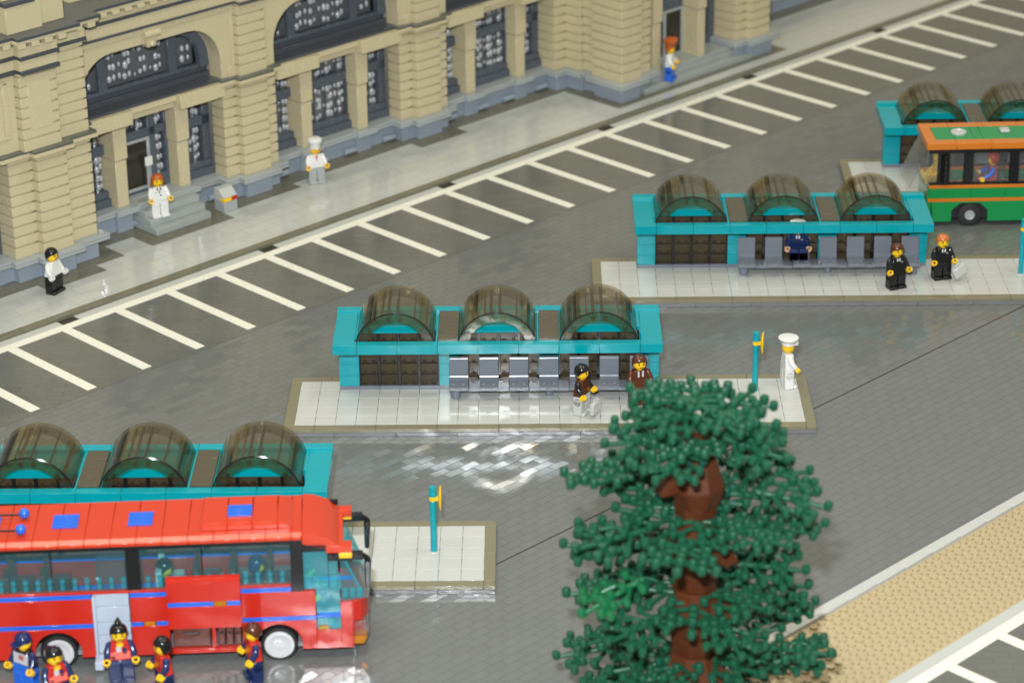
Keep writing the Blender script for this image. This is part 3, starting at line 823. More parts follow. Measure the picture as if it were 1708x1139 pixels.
def figurine(label, loc, rz, torso, arms, legs, hair=None, hairmat=None, skin=None, hands=None, sit=False, front=None, group=None, mouth=True, arm_fwd=.25, name='figurine', cat='toy figure', parent_legs=True):
    skin = skin or YELLOW; hands = hands or skin
    t = thing(name, label, cat, loc, rz, group); t.scale = (1.06, 1.06, 1.06)
    # legs
    if not sit:
        m = MB(); m.box(-.97, .97, -.42, .45, 1.55, 1.9); m.build('hip', legs, t, .05)
        for s in (-1, 1):
            m = MB(); x0, x1 = (-.97, -.03) if s < 0 else (.03, .97)
            m.box(x0, x1, -.42, .45, .0, 1.54); m.box(x0, x1, -.72, -.40, .0, .34); m.cyl((x0, 0, 1.35), .45, .94, 'x', 14)
            m.build('leg', legs, t, .06)
        zt = 1.9; yt = 0
    else:
        m = MB(); m.box(-.97, .97, -.42, .45, .1, .6); m.build('hip', legs, t, .05)
        for s in (-1, 1):
            m = MB(); x0, x1 = (-.97, -.03) if s < 0 else (.03, .97)
            m.box(x0, x1, -1.75, .2, .0, .85); m.box(x0, x1, -1.75, -1.42, .0, 1.15)
            m.build('leg', legs, t, .06)
        zt = .75; yt = 0
    m = MB(); m.taper((-.97, .97, -.47, .47), (-.62, .62, -.38, .38), zt, zt + 1.55); m.build('torso', torso, t, .07)
    if front:
        m = MB()
        for b, mm in front: pass
        for idx, (b, mm) in enumerate(front):
            x0, x1, z0, z1 = b
            yb = lambda z: -.47 + .09 * (z / 1.55)
            mmb = MB()
            mmb.add([(x0, yb(z0) - .015, zt + z0), (x1, yb(z0) - .015, zt + z0), (x1, yb(z1) - .015, zt + z1), (x0, yb(z1) - .015, zt + z1),
                     (x0, yb(z0) + .05, zt + z0), (x1, yb(z0) + .05, zt + z0), (x1, yb(z1) + .05, zt + z1), (x0, yb(z1) + .05, zt + z1)],
                    [(0, 1, 2, 3), (7, 6, 5, 4), (0, 4, 5, 1), (1, 5, 6, 2), (2, 6, 7, 3), (3, 7, 4, 0)])
            mmb.build('torso_print', mm, t, 0, 0)
    for s in (-1, 1):
        m = MB()
        sh = Vector((s * .74, 0, zt + 1.28)); el = Vector((s * 1.0, -.05 - arm_fwd * .35, zt + .72)); wr = Vector((s * 1.08, -.25 - arm_fwd, zt + .32))
        m.tube([sh + Vector((-s * .1, 0, .08)), sh, el, wr], [.2, .31, .29, .22], 10)
        a = m.build('arm', arms, t, 0, 50)
        m = MB()
        dirv = (wr - el).normalized(); hc = wr + dirv * .26
        m.tube([wr - dirv * .05, wr + dirv * .12], [.14, .16], 8)
        # C-shaped gripping hand
        ax = Vector((0, -dirv.z, dirv.y)).normalized() if abs(dirv.y) + abs(dirv.z) > .1 else Vector((0, 1, 0))
        X = Vector((1, 0, 0)); Y = ax.cross(X).normalized()
        pts_o = []; n = 12
        vs = []; fs = []
        for i in range(n + 1):
            q = rad(40) + rad(280) * i / n
            d = X * 0 + (dirv * -math.cos(q) + X * math.sin(q) * s * -1)
            for rr, hh in ((.30, -.2), (.30, .2), (.18, .2), (.18, -.2)):
                vs.append(hc + d.normalized() * rr + ax * hh)
        for i in range(n):
            for k in range(4):
                fs.append((i * 4 + k, i * 4 + (k + 1) % 4, (i + 1) * 4 + (k + 1) % 4, (i + 1) * 4 + k))
        fs += [(0, 1, 2, 3), (n * 4 + 3, n * 4 + 2, n * 4 + 1, n * 4)]
        m.add(vs, fs)
        m.build('hand', hands, a, .02, 40)
    hz = zt + 1.55
    m = MB(); m.lathe([(.3, 0), (.3, .12), (.46, .16), (.57, .3), (.6, .45), (.6, .8), (.57, .95), (.46, 1.08), (.3, 1.1), (.3, 1.28)], 18, 'z', (0, 0, hz))
    hd = m.build('head', skin, t, 0, 40)
    m = MB()
    for s in (-1, 1):
        m.box(s * .22 - .06, s * .22 + .06, -.60, -.5, hz + .60, hz + .74)
        m.box(s * .24 - .12, s * .24 + .12, -.585, -.5, hz + .83, hz + .87)
    m.box(-.17, .17, -.605, -.5, hz + .33, hz + .38)
    m.build('face_print', BLACK, hd, 0, 0)
    H = (0, 0, hz + .72)
    def put(m, nm, mat, bev=0, sm=45, solid=0):
        o = m.build(nm, mat, hd, bev, sm, solid); o.location = (0, 0, H[2] * S); return o
    if hair in ('short', 'bob', 'helmet'):
        put(hair_cap(hair), 'hair', hairmat, 0, 60, .08)
    elif hair in ('ponytail', 'bun'):
        put(hair_cap('short'), 'hair', hairmat, 0, 60, .08)
        m = MB()
        if hair == 'bun':
            m.ball((0, .15, .72), .3, 12, 7); m.tube([(0, .1, .5), (0, .25, .9), (.05, .3, 1.15)], [.22, .2, .06], 8)
        else:
            m.tube([(0, .5, .3), (0, .95, .15), (0, 1.05, -.4), (0, .95, -.95)], [.18, .3, .3, .1], 10)
        put(m, 'hair_tail', hairmat, 0, 60)
    elif hair == 'quiff':
        put(hair_cap('short'), 'hair', hairmat, 0, 60, .08)
        m = MB()
        m.lathe([(.62, .2), (.78, .5), (.95, .95), (.85, 1.05), (.4, .98), (.001, 1.0)], 14)
        for i in range(9):
            x = -.7 + i * .175
            m.taper((x - .1, x + .1, -.85, .5), (x - .03, x + .05, -.75, .4), .85, 1.2 + .06 * (i % 2))
        put(m, 'hair_tuft', hairmat, .02, 30)
    elif hair == 'chef':
        m = MB(); m.lathe([(.64, .0), (.64, .5), (.72, .6), (.86, .82), (.84, 1.05), (.62, 1.22), (.3, 1.27), (.001, 1.24)], 20)
        put(m, 'chef_hat', WHITE)
    elif hair == 'sailor':
        m = MB(); m.lathe([(.64, .1), (.66, .42), (.78, .5), (.98, .74), (.96, .84), (.6, .9), (.001, .92)], 20)
        m.prism([(-.62, -.45), (-.5, -.85), (0, -1.02), (.5, -.85), (.62, -.45), (0, -.3)], 'z', .16, .24)
        put(m, 'peaked_cap', WHITE, .02)
    elif hair == 'beret':
        m = MB(); m.lathe([(.64, .1), (.68, .3), (.86, .46), (.84, .6), (.5, .72), (.001, .74)], 18); put(m, 'white_cap', WHITE)
    elif hair == 'cap':
        m = MB(); m.lathe([(.66, -.02), (.68, .2), (.62, .45), (.42, .63), (.001, .7)], 18)
        m.prism([(-.5, -.45), (-.42, -1.05), (0, -1.22), (.42, -1.05), (.5, -.45)], 'z', .0, .1)
        put(m, 'baseball_cap', hairmat, .02)
    return t

SUIT = [((-.2, .2, .75, 1.5), WHITE), ]
SUITP = [((-.20, -.07, 1.12, 1.46), WHITE), ((.07, .20, 1.12, 1.46), WHITE), ((.30, .5, .98, 1.03), WHITE)]
RB = [((-.75, .75, .15, .75), PINK), ((-.3, .1, .75, 1.2), SILVER), ((.2, .5, .55, 1.1), NAVY), ((-.7, -.4, .1, .45), NAVY), ((-.25, .25, 1.2, 1.5), YELLOW)]

cam_dir = rad(0)
u, v = 12.52, 8.29
figurine('black-haired figurine in white shirt and black trousers on the pavement', (*bxy(12.3, 8.6), .41), rad(62), WHITE, WHITE, BLACK, 'short', BLACK, hands=WHITE)
f_ = figurine('orange-haired figurine in white coat with stethoscope on the stone steps', (*bxy(31.9, 15.0), 2.0), rad(28), WHITE, WHITE, WHITE, 'bob', ORHAIR,
         front=[((-.28, -.14, 1.2, 1.5), BLACK), ((.1, .24, 1.2, 1.5), BLACK), ((-.05, .06, .85, 1.2), BLACK), ((.02, .2, .55, .7), BLACK), ((-.5, -.3, .95, 1.0), BLACK)])
figurine('chef figurine in tall white hat and grey trousers on the pavement', (*bxy(54.3, 13.3), .41), rad(24), WHITE, WHITE, LEDGE, 'chef', WHITE,
         front=[((-.1, .12, 1.15, 1.45), RED), ((-.04, .06, .8, 1.15), RED), ((-.3, -.22, .3, .38), BLACK), ((.22, .3, .3, .38), BLACK)])
figurine('figurine with tall orange hair and blue trousers on the far steps', (*bxy(110.6, 6.75), 1.15), rad(75), WHITE, WHITE, BLUE, 'quiff', ORHAIR)
fr_brown = [((-.3, -.12, .9, 1.5), SILVER), ((.12, .3, .9, 1.5), SILVER), ((-.1, .1, .6, 1.4), BROWN)]
figurine('black-haired figurine in brown jacket standing before the middle shelter', (28.2, 2.5, .8), rad(62), BROWN, BLACK, LIGHTG, 'short', BLACK)
figurine('brown-haired figurine in brown jacket with pale lapels behind tree', (33.9, 4.6, .8), rad(18), BROWN, BROWN, BROWN, 'short', BROWN, front=fr_brown)
figurine('figurine in white uniform and peaked cap at platform corner', (48.9, 8.3, .8), rad(100), WHITE, WHITE, WHITE, 'sailor', WHITE)
figurine('pale-faced figurine in navy suit and white cap on the bench', (52.6, 38.1, 2.75), rad(0), NAVY, NAVY, NAVY, 'beret', WHITE, skin=FLESH, sit=True,
         front=SUITP, arm_fwd=.5)
figurine('brown-haired figurine in black suit with empty hands by the bench', (62.9, 33.1, .8), rad(24), BLACK, BLACK, BLACK, 'short', BROWN, front=SUITP, group='black-suited figurines')
figurine('copper-haired figurine in black suit carrying a grey briefcase', (68.2, 35.6, .8), rad(14), BLACK, BLACK, BLACK, 'short', DKORANGE, front=SUITP, group='black-suited figurines')
def case(label, loc, rz, mat=LIGHTG, tilt=0):
    t = thing('briefcase', label, 'briefcase', loc, rz)
    t.rotation_euler = (0, tilt, rz)
    m = MB(); m.box(-.85, .85, -.22, .22, -1.5, -.25); m.build('case', mat, t, .08)
    m = MB(); m.tube([(-.3, 0, -.27), (-.28, 0, .0), (.28, 0, .0), (.3, 0, -.27)], .07, 8); m.build('handle', mat, t, 0)
    return t
case('grey briefcase held by the copper-haired figurine', (69.75, 34.6, 2.75), rad(25), tilt=-.45)
case('grey briefcase held by the figurine in brown jacket', (29.5, 1.6, 2.65), rad(62))
# figurines gathered by the red coach (placed by where they stand)
figurine('figurine in navy cap and silver-printed dark jacket near coach wheel', (-18.2, -46.9, 0), rad(-32), BLACK, NAVY, BLUE, 'cap', NAVY,
         front=[((-.72, .72, .45, 1.35), SILVER), ((-.2, .3, .8, 1.2), PINK), ((-.85, .85, .02, .4), BLUE)])
figurine('figurine with black ponytail and red top by the white wheel', (-15.3, -49.2, 0), rad(35), RED, NAVY, NAVY, 'ponytail', BLACK, front=RB)
figurine('figurine with black topknot and red top at the coach door', (-10.6, -45.6, 0), rad(12), RED, NAVY, NAVY, 'bun', BLACK, front=RB, arm_fwd=.45)
figurine('black-haired figurine in red vest facing away toward the door', (-6.8, -47.7, 0), rad(-62), RED, NAVY, NAVY, 'helmet', BLACK)
figurine('brown-haired figurine in red vest beside the front wheel', (.35, -45.6, 0), rad(-68), RED, NAVY, NAVY, 'short', BROWN)

# ------------------------------------------------------------------ buses
def wheel(t, a, v, r, w, rim_r, rim_mat, zc, spokes=0):
    m = MB(); m.lathe([(r - .28, 0), (r - .06, .04), (r, .16), (r, w - .16), (r - .06, w - .04), (r - .28, w)], 28, 'y', (a, v, zc))
    wh = m.build('wheel', RUBBER, t, 0, 40)
    m = MB()
    m.lathe([(.0001, -.05), (.30, -.05), (.34, -.02), (rim_r * .62, -.02), (rim_r * .66, -.04), (rim_r * .95, -.09), (rim_r, -.07), (rim_r, .4)], 28, 'y', (a, v, zc))
    m.cyl((a, v - .14, zc), .3, .12, 'y', 14)
    m.build('rim', rim_mat, wh, 0, 35)
    return wh
def arch_side(m, a0, a1, z0, z1, v0, v1, wheels, r, n=12):
    """side panel with round wheel cut-outs along its lower edge"""
    pts = [(a0, z1), (a0, z0)]
    for w, zc in wheels:
        h = math.sqrt(max(0, r * r - (z0 - zc) ** 2)); b0 = math.atan2(z0 - zc, -h); b1 = math.atan2(z0 - zc, h)
        if b0 < 0: b0 += 2 * math.pi
        for i in range(n + 1):
            q = b0 + (b1 - b0) * i / n; pts.append((w + r * math.cos(q), zc + r * math.sin(q)))
    pts += [(a1, z0), (a1, z1)]
    m.prism(pts, 'y', v0, v1)

def red_coach():
    t = thing('red_coach', 'red brick-built coach with blue stripes and open luggage hatch', 'coach', (2.2, -42.8, 0), rad(3.6))
    A0, W = -28.0, 7.0
    m = MB()
    # near side, pieces round the door (-15.1..-12.1) and hold (-8.9..-3.0)
    arch_side(m, A0, -15.15, .95, 3.72, 0, .5, [(-18.2, 1.45)], 1.95)
    m.box(-12.05, -8.95, 0, .5, .95, 3.72)
    arch_side(m, -2.95, 3.15, .95, 3.72, 0, .5, [(0, 1.45)], 1.95)
    m.box(-8.95, -2.95, 0, .5, .95, 1.35)
    m.box(A0, -15.15, 0, .5, 4.12, 6.45); m.box(-12.05, -8.95, 0, .5, 4.12, 6.45); m.box(-2.95, 3.15, 0, .5, 4.12, 6.45)
    m.box(A0, -15.15, 0, .5, 6.87, 7.12); m.box(-15.15, -8.95, 0, .5, 6.87, 7.12); m.box(-8.95, 1.2, .02, .5, 6.87, 7.12)
    m.box(3.15, 5.2, 0, .5, .95, 2.7); m.box(5.2, 6.2, 0, .5, .95, 5.3)
    m.box(-5.5, -5.2, .1, .5, 1.35, 3.6); m.box(-8.95, -2.95, .1, .5, 3.55, 4.1)
    # far side
    arch_side(m, A0, 6.2, .95, 3.72, W - .5, W, [(-18.2, 1.45), (0, 1.45)], 1.95)
    m.box(A0, 6.2, W - .5, W, 4.12, 6.45); m.box(A0, 5.2, W - .5, W, 6.87, 7.12)
    m.box(A0, A0 + .6, .5, W - .5, .95, 7.12)
    # nose
    m.prism([(6.2, -.0), (6.9, .25), (7.45, 1.2), (7.55, 3.5), (7.45, W - 1.2), (6.9, W - .25), (6.2, W)], 'z', 3.45, 5.3)
    m.prism([(6.2, .6), (7.0, 1.4), (7.3, 3.5), (7.0, W - 1.4), (6.2, W - .6)], 'z', .95, 3.44)
    body = m.build('body', RED, t, .03)
    m = MB(); m.box(A0, 6.1, .6, W - .6, .9, 1.3); m.box(A0, 3, .6, W - .6, 3.3, 3.6); m.build('floor', INTER, t, 0, 0)
    m = MB()
    for x0, x1 in ((A0 + 4.7, -15.15), (-12.05, -11.1), (-10.0, -8.95), (-2.95, 3.15)): m.box(x0, x1, -.02, .5, 3.73, 4.11)
    for x0, x1 in ((A0, -15.15), (-12.05, -8.95), (-2.95, 1.2)): m.box(x0, x1, -.02, .5, 6.46, 6.86)
    m.box(A0, 6.2, W - .5, W + .02, 3.73, 4.11); m.box(A0, 5.2, W - .5, W + .02, 6.46, 6.86)
    m.build('blue_stripe', BLUE, t, .02)
    for a_, vv, zz in ((-10.55, -.06, 3.75), (A0 + 4.3, -.06, 3.75), (3.75, -.1, 2.75)):
        m = MB(); m.box(a_ - .45, a_ + .45, vv, .2, zz, zz + .38); m.build('indicator', AMBER, t, .04)
    # open hatch panel, lifted in front of the windows
    m = MB(); m.box(-9.0, -2.95, -.55, -.05, 3.6, 5.68); m.box(-9.0, -2.95, -.55, -.05, 6.1, 7.9); m.prism([(-.55, 7.9), (-.45, 8.25), (-.05, 8.35), (-.05, 7.9)], 'x', -9.0, -2.95)
    h = m.build('luggage_hatch', RED, t, .03)
    m = MB(); m.box(-8.95, -5.2, -.56, -.05, 5.69, 6.09); m.box(-4.1, -3.0, -.56, -.05, 5.69, 6.09); m.build('blue_stripe', BLUE, h, .02)
    m = MB(); m.box(-5.15, -4.15, -.66, -.06, 5.7, 6.1); m.build('indicator', AMBER, h, .04)
    # entrance door, swung out
    m = MB()
    for z0, z1 in ((1.2, 2.9), (2.93, 4.1), (4.13, 5.6), (5.63, 6.8)): m.box(-15.05, -12.15, .15, .5, z0, z1)
    m.box(-15.1, -14.85, -.5, .1, 1.2, 6.8)
    m.build('entrance_door', DOORG, t, .05)
    m = MB(); m.box(-15.2, -14.5, -1.0, .1, .25, 1.0); m.box(-15.2, -12.2, -.2, .2, .95, 1.18); m.build('door_step', DOORG, t, .04)
    # windows
    m = MB()
    for x0, x1 in ((A0, -23.2), (-23.1, -18.3), (-18.2, -12.15), (-11.05, -6.0), (-5.9, 1.25)):
        m.box(x0, x1, .08, .3, 7.13, 8.3); m.box(x0, x1, .08, .3, 8.34, 10.9)
    m.build('side_window', SKYBL, t, .03)
    m = MB()
    for i in range(40):
        a_ = A0 + .5 + i
        if a_ > 1.0 or -12.3 < a_ < -10.9: continue
        for zz in (7.13, 7.7): m.cyl((a_, .65, zz), .22, .32, n=10)
    m.build('window_stud', SKYST, t, 0)
    m = MB(); m.box(A0, 1.25, W - .3, W - .08, 7.13, 10.9); m.build('side_window', SKYBL, t, .03)
    m = MB()
    m.box(-12.15, -11.05, -.02, .5, 7.13, 11.0); m.box(1.25, 2.25, -.03, .5, 6.46, 11.0)
    m.box(A0, 2.25, -.02, .4, 10.9, 11.25); m.box(2.25, 4.3, .0, .4, 10.1, 10.75)
    for x in (A0 + 1, -23.15, -18.25, -6.0): m.box(x - .25, x + .25, W - .45, W + .01, 7.13, 11.0)
    m.box(-12.15, -11.05, W - .5, W + .02, 7.13, 11.0); m.box(1.25, 2.25, W - .5, W + .02, 7.13, 11.0); m.box(A0, 5.2, W - .4, W + .02, 10.9, 11.25)
    m.build('window_post', BLACK, t, .02)
    # driver window and windscreen
    m = MB(); m.box(2.26, 4.3, .08, .35, 6.55, 7.6); m.box(2.26, 4.3, .08, .3, 7.63, 10.05); m.box(3.2, 5.2, .08, .3, 4.25, 6.5); m.box(3.2, 5.2, .05, .4, 2.72, 3.85)
    m.box(4.32, 5.3, .05, .4, 6.5, 7.9); m.box(4.32, 5.1, .05, .4, 7.93, 9.4)
    for q in (2.6, 3.3, 4.0, 4.7): m.cyl((q, .62, 6.55), .27, .8, n=10)
    for q in (3.6, 4.4): m.cyl((q, .62, 2.75), .27, .9, n=10)
    for q in (5.6, 6.2, 6.8): m.cyl((q, .9, 5.32), .27, .7, n=10)
    m.build('driver_window', SKYFR, t, .03)
    m = MB(); m.box(3.2, 5.2, .0, .5, 3.88, 4.2); m.build('window_rail', BLUE, t, .02)
    m = MB()
    m.add([(5.3, .1, 10.0), (5.3, W - .1, 10.0), (7.5, W - .6, 5.32), (7.5, .6, 5.32), (7.8, 3.5, 5.32), (5.9, 3.5, 10.0)], [(0, 3, 4, 5), (5, 4, 2, 1)])
    m.add([(5.3, .1, 10.0), (5.3, .1, 5.32), (7.5, .6, 5.32)], [(0, 1, 2)]); m.add([(5.3, W - .1, 10.0), (5.3, W - .1, 5.32), (7.5, W - .6, 5.32)], [(0, 2, 1)])
    m.build('windscreen', SKYFR, t, 0, 20)
    m = MB(); m.tube([(6.95, .5, 6.0), (5.6, .25, 9.3)], .09, 6); m.build('windscreen_pillar', SKYST, t, 0)
    # headlamps
    for v0 in (-.05, W - 1.15):
        m = MB(); m.prism([(6.22, 2.0), (7.3, 2.0), (7.5, 2.6), (7.45, 3.42), (6.22, 3.42)], 'y', v0, v0 + 1.2); hl = m.build('headlamp', GLASS, t, .08)
        m = MB(); m.prism([(6.22, 1.25), (7.05, 1.3), (7.35, 2.0), (6.22, 2.0)], 'y', v0, v0 + 1.2); m.build('indicator', AMBER, hl, .06)
    # roof
    m = MB()
    prof = [(-.12, 11.26), (-.12, 11.55), (.25, 11.85), (W - .25, 11.85), (W + .12, 11.55), (W + .12, 11.26)]
    x = A0
    while x < 2.2:
        m.prism(prof, 'x', x + .012, min(x + 2.1, 2.25) - .012); x += 2.1
    m.prism([(2.27, 11.85), (2.27, 10.8), (4.25, 10.3), (5.25, 10.0), (5.25, 10.55), (4.6, 11.2), (3.2, 11.75)], 'y', 0, W)
    m.box(4.2, 6.3, -.1, .9, 9.95, 10.55); m.box(4.2, 6.3, W - .9, W + .1, 9.95, 10.55); m.box(5.0, 5.6, .9, W - .9, 9.95, 10.5)
    r = m.build('roof', ROOFRED, t, .03)
    m = MB()
    for a_ in (-5.85, -3.8, -1.75): m.box(a_, a_ + 2.03, .95, 5.7, 11.86, 12.5)
    m.prism([(.3, 11.86), (.3, 12.5), (.7, 12.45), (1.6, 11.86)], 'y', .95, 5.7)
    m.build('roof_unit', ROOFRED, r, .05)
    for a_, b_, v0, v1, z in ((-18.2, -16.1, 2.3, 4.6, 11.86), (-12.0, -10.0, 2.3, 4.6, 11.86), (-3.8, -1.8, 2.1, 4.0, 12.5), (-24.6, -22.5, 2.3, 4.6, 11.86)):
        m = MB()
        for k in range(4): m.box(a_, b_, v0 + (v1 - v0) * k / 4, v0 + (v1 - v0) * (k + .8) / 4, z, z + .16)
        m.box(a_, b_, v0, v1, z, z + .06)
        m.build('roof_vent', BLUE, r, .02)
    for v_ in (1.5, 4.3):
        m = MB(); m.ball((-20.6, v_, 12.35), .45, 14, 9); m.build('roof_beacon', BLUE, r, 0)
        m = MB(); m.tube([(-20.9, v_, 12.25), (-24.5, v_ + .05, 12.3)], .09, 8); m.build('aerial', BLACK, r, 0)
    # mirrors
    for v0, s in ((-.25, -1), (W - .55, 1)):
        m = MB(); m.box(4.3, 7.2, v0, v0 + .7, 9.3, 9.9)
        m.tube([(7.1, v0 + .35, 9.6), (7.55, v0 + .35, 9.3), (7.6, v0 + .35, 8.6)], [.28, .25, .25], 8)
        mr = m.build('mirror_arm', BLACK, t, .05)
        m = MB(); m.taper((7.3, 7.7, v0 - .05, v0 + .75), (7.3, 7.85, v0 - .1, v0 + .8), 6.7, 9.2); m.build('mirror', BLACK, mr, .1)
        m = MB(); m.box(5.25, 6.3, v0 - .06, v0 + .76, 9.55, 9.95); m.build('mirror_clip', YELLOW, mr, .04)
    # inside: seats and steering column
    for i, a_ in enumerate((-25, -22, -19, -9.5, -6.5, -3.5, -.5)):
        m = MB()
        for vv in (.9, 4.4):
            m.box(a_, a_ + 1.6, vv, vv + 1.7, 3.6, 5.6); m.box(a_ - .4, a_ + .1, vv, vv + 1.7, 3.6, 8.2)
        m.build('passenger_seat', [LUGG, LUGG, LUGG, LIGHTG, LUGG, LUGG, LUGG][i], t, .05)
    m = MB(); m.box(-14.8, -12.4, 1.0, 3.0, 3.6, 9.2); m.build('partition', GLASS, t, .05)
    wheel(t, 0, -.03, 1.55, 1.5, 1.24, RIMW, 1.5); wheel(t, -18.2, -.03, 1.55, 1.5, 1.24, RIMW, 1.5)
    wheel(t, 0, W - 1.5, 1.55, 1.5, 1.17, WHITE, 1.5); wheel(t, -18.2, W - 1.5, 1.55, 1.5, 1.17, WHITE, 1.5)
    return t
coach = red_coach()
CA = rad(3.6)
def cxy(a, v): return (2.2 + a * math.cos(CA) - v * math.sin(CA), -42.8 + a * math.sin(CA) + v * math.cos(CA))
# luggage in the hold and riders
def suitcase(label, a, v, w, d, h, group=None):
    t = thing('suitcase', label, 'suitcase', (*cxy(a, v), 1.36), CA, group)
    m = MB(); m.box(0, w, 0, d, 0, h); m.build('case', LUGG, t, .08)
    m = MB(); m.tube([(w * .3, -.02, h * .68), (w * .32, -.16, h * .68), (w * .68, -.16, h * .68), (w * .7, -.02, h * .68)], .09, 6); m.build('handle', BLACK, t, 0)
suitcase('wide flat brown trunk with dark handle in the coach hold', -8.75, .35, 3.1, 2.2, 2.05)
for k, (nm) in enumerate(('leftmost', 'middle', 'rightmost')):
    suitcase(f'{nm} of three upright brown cases in the coach hold', -5.05 + .68 * k, .4, .6, 2, 1.95 - .05 * k, 'upright brown cases in the coach hold')
figurine('figurine in navy at the coach steering wheel behind pale glass', (*cxy(2.6, 2.2), 4.3), rad(92), NAVY, NAVY, NAVY, 'short', BLACK, sit=True)
figurine('black-haired passenger above the raised luggage hatch', (*cxy(-9.2, 2.2), 4.8), rad(85), BLACK, BLACK, BLACK, 'short', BLACK, sit=True, group=None)
figurine('dark passenger seated just ahead of the raised luggage hatch', (*cxy(-1.6, 2.2), 4.8), rad(90), NAVY, NAVY, NAVY, 'helmet', NAVY, sit=True)

def green_bus():
    t = thing('green_bus', 'green brick-built bus with orange roof edge and stripes', 'bus', (73.91, 52.74, 0), rad(1.8))
    A0, A1, W = -4.6, 24.0, 6.4
    m = MB()
    pts = [(-4.5, 3.05), (-4.3, .6), (-2.1, .6), (-2.1, 2.0), (-1.1, 2.85), (1.1, 2.85), (2.05, 2.0), (2.05, .6), (A1, .6), (A1, 3.05)]
    m.prism(pts, 'y', 0, .5); m.prism(pts, 'y', W - .5, W)
    for x in range(-4, 24, 4):
        m.box(x - (.7 if x == -4 else -.01), x + 3.99, 0, .5, 3.46, 4.7)
    m.box(-4.7, A1, W - .5, W, 3.46, 4.7)
    m.box(-5.0, -4.5, .2, W - .2, .8, 4.7)
    m.build('body', GREEN, t, .03)
    m = MB(); m.box(-4, A1, .6, W - .6, .8, 1.2); m.box(-2.1, 2.1, .3, 1.8, .9, 2.9); m.build('floor', DARKIN, t, 0, 0)
    m = MB()
    for z0, z1 in ((3.06, 3.45), (4.71, 5.1)): m.box(-5.0 + .1, A1, -.03, .5, z0, z1); m.box(-4.9, A1, W - .5, W + .03, z0, z1)
    m.build('orange_stripe', ORANGE, t, .02)
    m = MB()
    m.box(-4.9, A1, 0, .4, 5.11, 5.4); m.box(-5.0, A1, -.02, .4, 9.0, 9.45); m.box(-4.9, A1, W - .4, W, 5.11, 5.4); m.box(-5, A1, W - .4, W, 9.0, 9.45)
    for x0, x1 in ((-4.0, -2.65), (-.95, .05), (4.3, 5.3), (9.6, 10.6), (14.9, 15.9), (20, 21)):
        m.box(x0, x1, -.03, .4, 5.4, 9.0); m.box(x0, x1, W - .4, W + .03, 5.4, 9.0)
    m.build('window_frame', BLACK, t, .02)
    m = MB()
    for k in range(5): m.cyl((-3.2, -.25, 5.5 + k * .68), .42, .62, n=12)
    m.build('door_column', BLACK, t, .03)
    for x0, x1 in ((-2.6, -1.0), (.1, 4.25), (5.35, 9.55), (10.65, 14.85)):
        m = MB(); m.box(x0, x1, .12, .3, 5.42, 8.98)
        w = m.build('side_window', GLASS, t, .03)
        m = MB()
        n = int(x1 - x0)
        for i in range(n): m.cyl((x0 + (i + .5) * (x1 - x0) / n, .7, 5.45), .33, .8, n=12)
        m.build('window_stud', GLASS, w, 0)
    m = MB(); m.box(-2.6, A1, W - .3, W - .12, 5.42, 8.98); m.build('side_window', GLASS, t, 0, 0)
    m = MB(); m.box(-5.1, -4.05, .05, .4, 4.72, 7.0); m.box(-5.1, -4.05, .05, .3, 7.0, 8.95)
    for i in range(2): m.cyl((-4.85 + i * .55, .75, 4.75), .26, 1.2, n=10)
    m.build('driver_window', GLASS, t, .03)
    m = MB(); m.add([(-5.1, .0, 9.3), (-5.1, W, 9.3), (-7.2, W - .1, 4.75), (-7.2, .1, 4.75)], [(0, 1, 2, 3)])
    m.add([(-5.1, 0, 9.3), (-7.2, .1, 4.75), (-5.1, 0, 4.75)], [(0, 1, 2)]); m.add([(-5.1, W, 9.3), (-7.2, W - .1, 4.75), (-5.1, W, 4.75)], [(0, 1, 2)])
    m.build('windscreen', SCREEN, t, 0, 20)
    m = MB(); m.tube([(-7.2, .1, 4.75), (-5.1, 0, 9.3)], .08, 6); m.tube([(-6.2, 0.05, 7.0), (-5.1, .05, 4.75)], .07, 6); m.tube([(-6.15, .05, 7.0), (-6.15, W, 7.0)], .07, 6)
    m.build('windscreen_rib', GLASS, t, 0)
    m = MB()
    for x0, x1 in ((-5.4, -2.0), (-1.98, 2.0), (2.02, 6.0), (6.02, 10), (10.02, 14), (14.02, 18), (18.02, 24)):
        m.box(x0, x1, -.25, 1.0, 9.5, 10.3); m.box(x0, x1, W - 1.0, W + .25, 9.5, 10.3)
    m.box(-5.4, -4.2, 1.01, W - 1.01, 9.5, 10.3)
    r = m.build('roof', ORANGE, t, .04)
    m = MB()
    for x0, x1 in ((-4.18, -2.0), (-1.98, 0.3), (.32, 1.3), (1.32, 4), (4.02, 8), (8.02, 12), (12.02, 24)): m.box(x0, x1, 1.01, W - 1.01, 9.5, 10.26)
    m.build('roof_panel', GREEN, r, .03)
    m = MB(); m.lathe([(.9, 0), (.9, .2), (.78, .24), (.74, .14), (.001, .14)], 24, 'z', (-1.2, 3.3, 10.26)); m.build('roof_hatch', LIGHTG, r, 0)
    m = MB(); m.box(3.6, 4.7, 2.9, 4.1, 10.27, 10.6); m.build('roof_vent', LIGHTG, r, .08)
    for a_ in (0, 16):
        for vv in (-.05, W - 1.45): wheel(t, a_, vv, 1.42, 1.5, .58, LEDGE, 1.4)
    for a_ in (2.2, 7, 11):
        m = MB(); m.box(a_, a_ + 1.5, .9, 2.6, 2.4, 4.0); m.box(a_ + 1.3, a_ + 1.8, .9, 2.6, 2.4, 7); m.build('passenger_seat', GLASS, t, .05)
    return t
green_bus()
GA = rad(1.8)
def gxy(a, v): return (73.91 + a * math.cos(GA) - v * math.sin(GA), 52.74 + a * math.sin(GA) + v * math.cos(GA))
